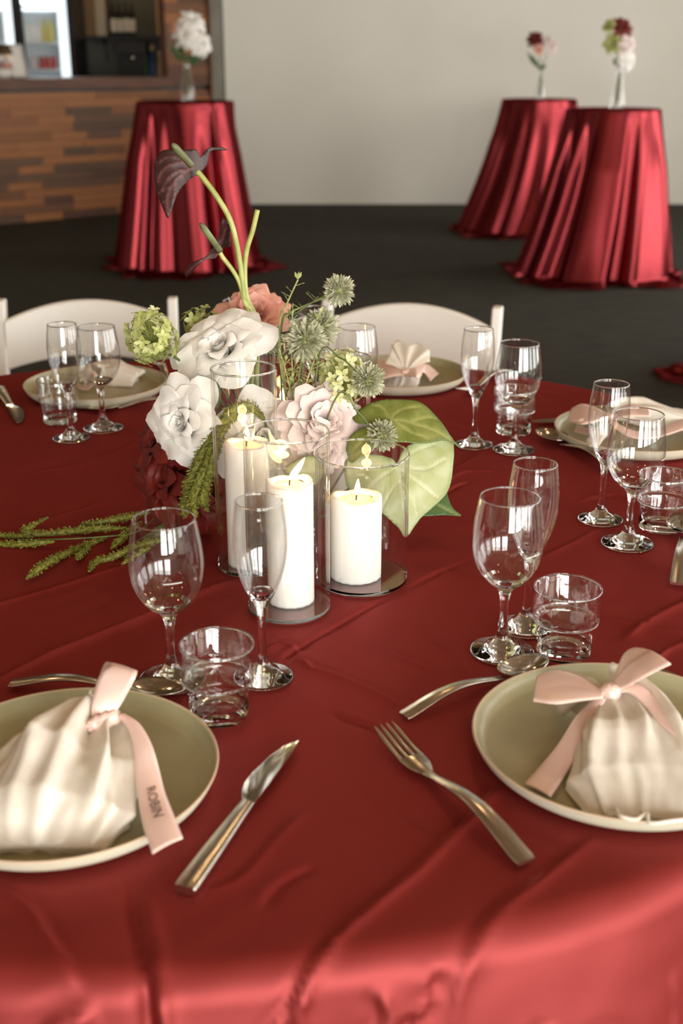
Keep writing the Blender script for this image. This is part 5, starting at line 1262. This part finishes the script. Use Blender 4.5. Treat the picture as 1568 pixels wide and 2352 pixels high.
for i, (pts, r) in enumerate([([(606, 962, 1.425), (575, 936, 1.41), (535, 942, 1.40), (500, 985, 1.395), (470, 1035, 1.39), (447, 1085, 1.385), (430, 1130, 1.385), (428, 1178, 1.385)], .0108),
                              ([(560, 950, 1.41), (522, 965, 1.40), (495, 1010, 1.385), (478, 1065, 1.375), (456, 1110, 1.37), (444, 1150, 1.37), (450, 1188, 1.37)], .0108),
                              ([(530, 965, 1.40), (505, 1000, 1.38), (490, 1055, 1.37), (476, 1105, 1.365), (468, 1145, 1.365), (478, 1176, 1.365)], .0085),
                              ([(490, 1000, 1.40), (462, 1050, 1.40), (440, 1110, 1.395), (424, 1160, 1.39), (424, 1190, 1.385)], .0095)]):
    mk('tassel', *strand([atY(*p) for p in pts], r, 60 + i), M['amar'], h1, smooth=False, world=True)
mk('stem', *tube(catmull([atY(606, 962, 1.425), atY(620, 1010, 1.44), ARR], 14), 0.0016, 8), M['dstem'], h1, world=True)
h2 = thing('amaranth_spray', 'green amaranth spray trailing across the cloth to the left edge', 'amaranth', tuple(at(430, 1180)), 'green amaranth')
for i, (pts, r) in enumerate([([(345, 1176), (282, 1190), (216, 1203), (178, 1210)], .0068), ([(300, 1214), (232, 1214), (166, 1220), (100, 1228), (58, 1224), (66, 1212), (110, 1188)], .0072),
                              ([(125, 1244), (50, 1250), (0, 1250), (-60, 1247)], .0066), ([(75, 1234), (0, 1230), (-60, 1224)], .0060),
                              ([(245, 1234), (186, 1257), (133, 1280), (93, 1303), (60, 1329)], .0070), ([(208, 1250), (190, 1268), (176, 1283)], .0058),
                              ([(390, 1236), (340, 1248), (312, 1257), (265, 1277), (219, 1293), (204, 1312)], .0070), ([(325, 1198), (285, 1230), (255, 1261)], .0060), ([(345, 1258), (312, 1273), (279, 1297)], .0055),
                              ([(440, 1178), (400, 1200), (362, 1222), (330, 1244)], .0072), ([(425, 1210), (390, 1225), (350, 1235)], .0066)]):
    mk('tassel', *strand([at(x, y, TZ + 0.006 + 0.004 * math.sin(j * 1.3 + i)) for j, (x, y) in enumerate(pts)], r, 80 + i), M['amar'], h2, smooth=False, world=True)
mk('stem', *tube(catmull([at(420, 1132, TZ + 0.03), at(370, 1175, TZ + 0.014), at(315, 1221, TZ + 0.012), at(232, 1233, TZ + 0.011), at(126, 1239, TZ + 0.01), at(40, 1240, TZ + 0.008)], 40), 0.0011, 6), M['dstem'], h2, world=True)
mk('stem', *tube(catmull([at(420, 1160, TZ + 0.03), at(360, 1215, TZ + 0.016), at(300, 1250, TZ + 0.01)], 20), 0.001, 6), M['dstem'], h2, world=True)

# ------------------------------------------------------------------ bud vases on the cocktail tables
def bud_vase(px, T_, H, label, hpx):
    s = 1.0; p = (T_[0] + 0.0, T_[1], H + 0.001)
    p = (atY(px, 230, T_[1])[0], T_[1], H + 0.001)
    t = thing('bud_vase', label, 'vase', p, 'glass bud vases')
    h = hpx
    pr = smoothprof([(0.046, 0.0), (0.050, 0.006), (0.044, h * 0.3), (0.030, h * 0.65), (0.021, h * 0.88), (0.024, h), (0.0225, h), (0.019, h * 0.88), (0.028, h * 0.65), (0.042, h * 0.3), (0.046, 0.014), (0.030, 0.010)], 3)
    mk('vase_body', *lathe([(1e-4, 0)] + pr + [(1e-4, 0.010)], 40), M['thin'], t)
    mk('vase_base', *lathe([(1e-4, 0.0005), (0.047, 0.0005), (0.048, 0.009), (1e-4, 0.009)], 40), M['glassbase'], t, sharp=40)
    return p
def cut_flower(name, label, cat, p, h, px, py, Y, face, table, mat, kind, scale, seed, grp):
    b = np.array(p) + np.array([0.010 * math.cos(seed), 0.010 * math.sin(seed), 0.014])
    t = thing(name, label, cat, tuple(b), grp); head = atY(px, py, Y); f = unit(face); c = head - f * 0.012 * scale
    bloom(t, c, f, table, M[mat], kind, scale, seed, seed, 0.2)
    mk('stem', *tube(catmull([c, c * 0.5 + (b + np.array([0, 0, h])) * 0.5, np.array(p) + np.array([0.004 * math.cos(seed), 0.004 * math.sin(seed), h]), b], 20), 0.003, 6), M['dstem'], t, world=True)
def cut_leaves(label, p, h, pts, Y, grp):
    b = np.array(p) + np.array([0, 0.004, 0.016]); t = thing('foliage_stem', label, 'foliage', tuple(b), grp); n = np.array(p) + np.array([0, 0, h])
    mk('stem', *tube(catmull([atY(*pts[0], Y), n, b], 16), 0.0025, 6), M['dstem'], t, world=True)
    for i, q in enumerate(pts):
        e = atY(*q, Y + 0.02 * ((i % 3) - 1)); d = e - n; s = unit(np.cross(d, [0, 1, 0.4 * (i % 3)])) * 0.022; m_ = n + d * 0.62
        up = np.array([0, -0.008, 0.004])
        mk('leaf', [n + d * 0.25, m_ + s, e, m_ - s, m_ + up], [(0, 1, 4), (1, 2, 4), (2, 3, 4), (3, 0, 4)], M['leaf'], t, world=True)
p = bud_vase(432, TL, 1.088, 'clear bud vase on the cocktail table by the bar', 0.24); g = 'flowers in the vase by the bar'
cut_flower('white_bloom', 'top white bloom in the vase by the bar', 'flower', p, 0.24, 442, 44, TL[1], (0.2, -0.7, 0.6), RAG, 'rose', 'ragw', 1.4, 1, g)
cut_flower('white_bloom', 'middle white bloom in the vase by the bar', 'flower', p, 0.24, 424, 78, TL[1] - 0.04, (-0.2, -0.9, 0.3), RAG, 'rose', 'ragw', 1.4, 2, g)
cut_flower('white_bloom', 'right-hand white bloom in the vase by the bar', 'flower', p, 0.24, 464, 100, TL[1] - 0.02, (0.5, -0.8, 0.1), RAG, 'rose', 'ragw', 1.3, 3, g)
cut_flower('peach_bloom', 'small peach bloom in the vase by the bar', 'flower', p, 0.24, 398, 64, TL[1] - 0.1, (-0.6, -0.6, 0.4), SMALL, 'pink', 'smallp', 0.9, 4, g)
cut_leaves('green leaves in the vase by the bar', p, 0.23, [(384, 98), (398, 122), (408, 92), (456, 140), (470, 122), (420, 128), (444, 128)], TL[1], g)
p = bud_vase(1240, TRR, 1.051, 'clear bud vase on the rear right cocktail table', 0.2); g = 'flowers in the rear right vase'
cut_flower('burgundy_bloom', 'burgundy bloom in the rear right vase', 'flower', p, 0.2, 1230, 88, TRR[1], (-0.1, -0.8, 0.5), RAG, 'burg', 'rag', 1.15, 1, g)
cut_flower('pink_bloom', 'pink bloom in the rear right vase', 'flower', p, 0.2, 1237, 113, TRR[1] - 0.05, (0, -0.9, 0.2), SMALL, 'pink', 'smallp', 1.1, 2, g)
cut_flower('white_bloom', 'white bloom in the rear right vase', 'flower', p, 0.2, 1268, 100, TRR[1], (0.5, -0.7, 0.4), RAG, 'blush', 'ragb', 1.2, 3, g)
cut_leaves('dark leaves in the rear right vase', p, 0.2, [(1210, 120), (1222, 134), (1252, 146), (1238, 150)], TRR[1], g)
p = bud_vase(1418, TRF, 1.055, 'clear bud vase on the nearer right cocktail table', 0.24); g = 'flowers in the nearer right vase'
cut_flower('burgundy_bloom', 'burgundy bloom topping the nearer right vase', 'flower', p, 0.24, 1430, 60, TRF[1], (0.1, -0.8, 0.5), RAG, 'burg', 'rag', 1.15, 1, g)
cut_flower('blush_bloom', 'blush bloom in the nearer right vase', 'flower', p, 0.24, 1446, 100, TRF[1] - 0.03, (0.5, -0.8, 0.2), RAG, 'blush', 'ragb', 1.05, 2, g)
cut_flower('white_bloom', 'low white bloom in the nearer right vase', 'flower', p, 0.24, 1444, 142, TRF[1] - 0.03, (0.5, -0.8, -0.1), RAG, 'rose', 'ragw', 1.1, 3, g)
cut_flower('green_bloom', 'green cluster at the upper left of the nearer right vase', 'flower', p, 0.24, 1397, 58, TRF[1], (-0.5, -0.6, 0.5), SMALL, 'snow', 'smallg', 1.2, 4, g)
cut_flower('green_bloom', 'large green cluster in the middle of the nearer right vase', 'flower', p, 0.24, 1406, 100, TRF[1] - 0.03, (-0.4, -0.8, 0.2), SMALL, 'snow', 'smallg', 1.7, 5, g)
cut_leaves('green leaves in the nearer right vase', p, 0.24, [(1408, 134), (1420, 150), (1432, 130)], TRF[1], g)
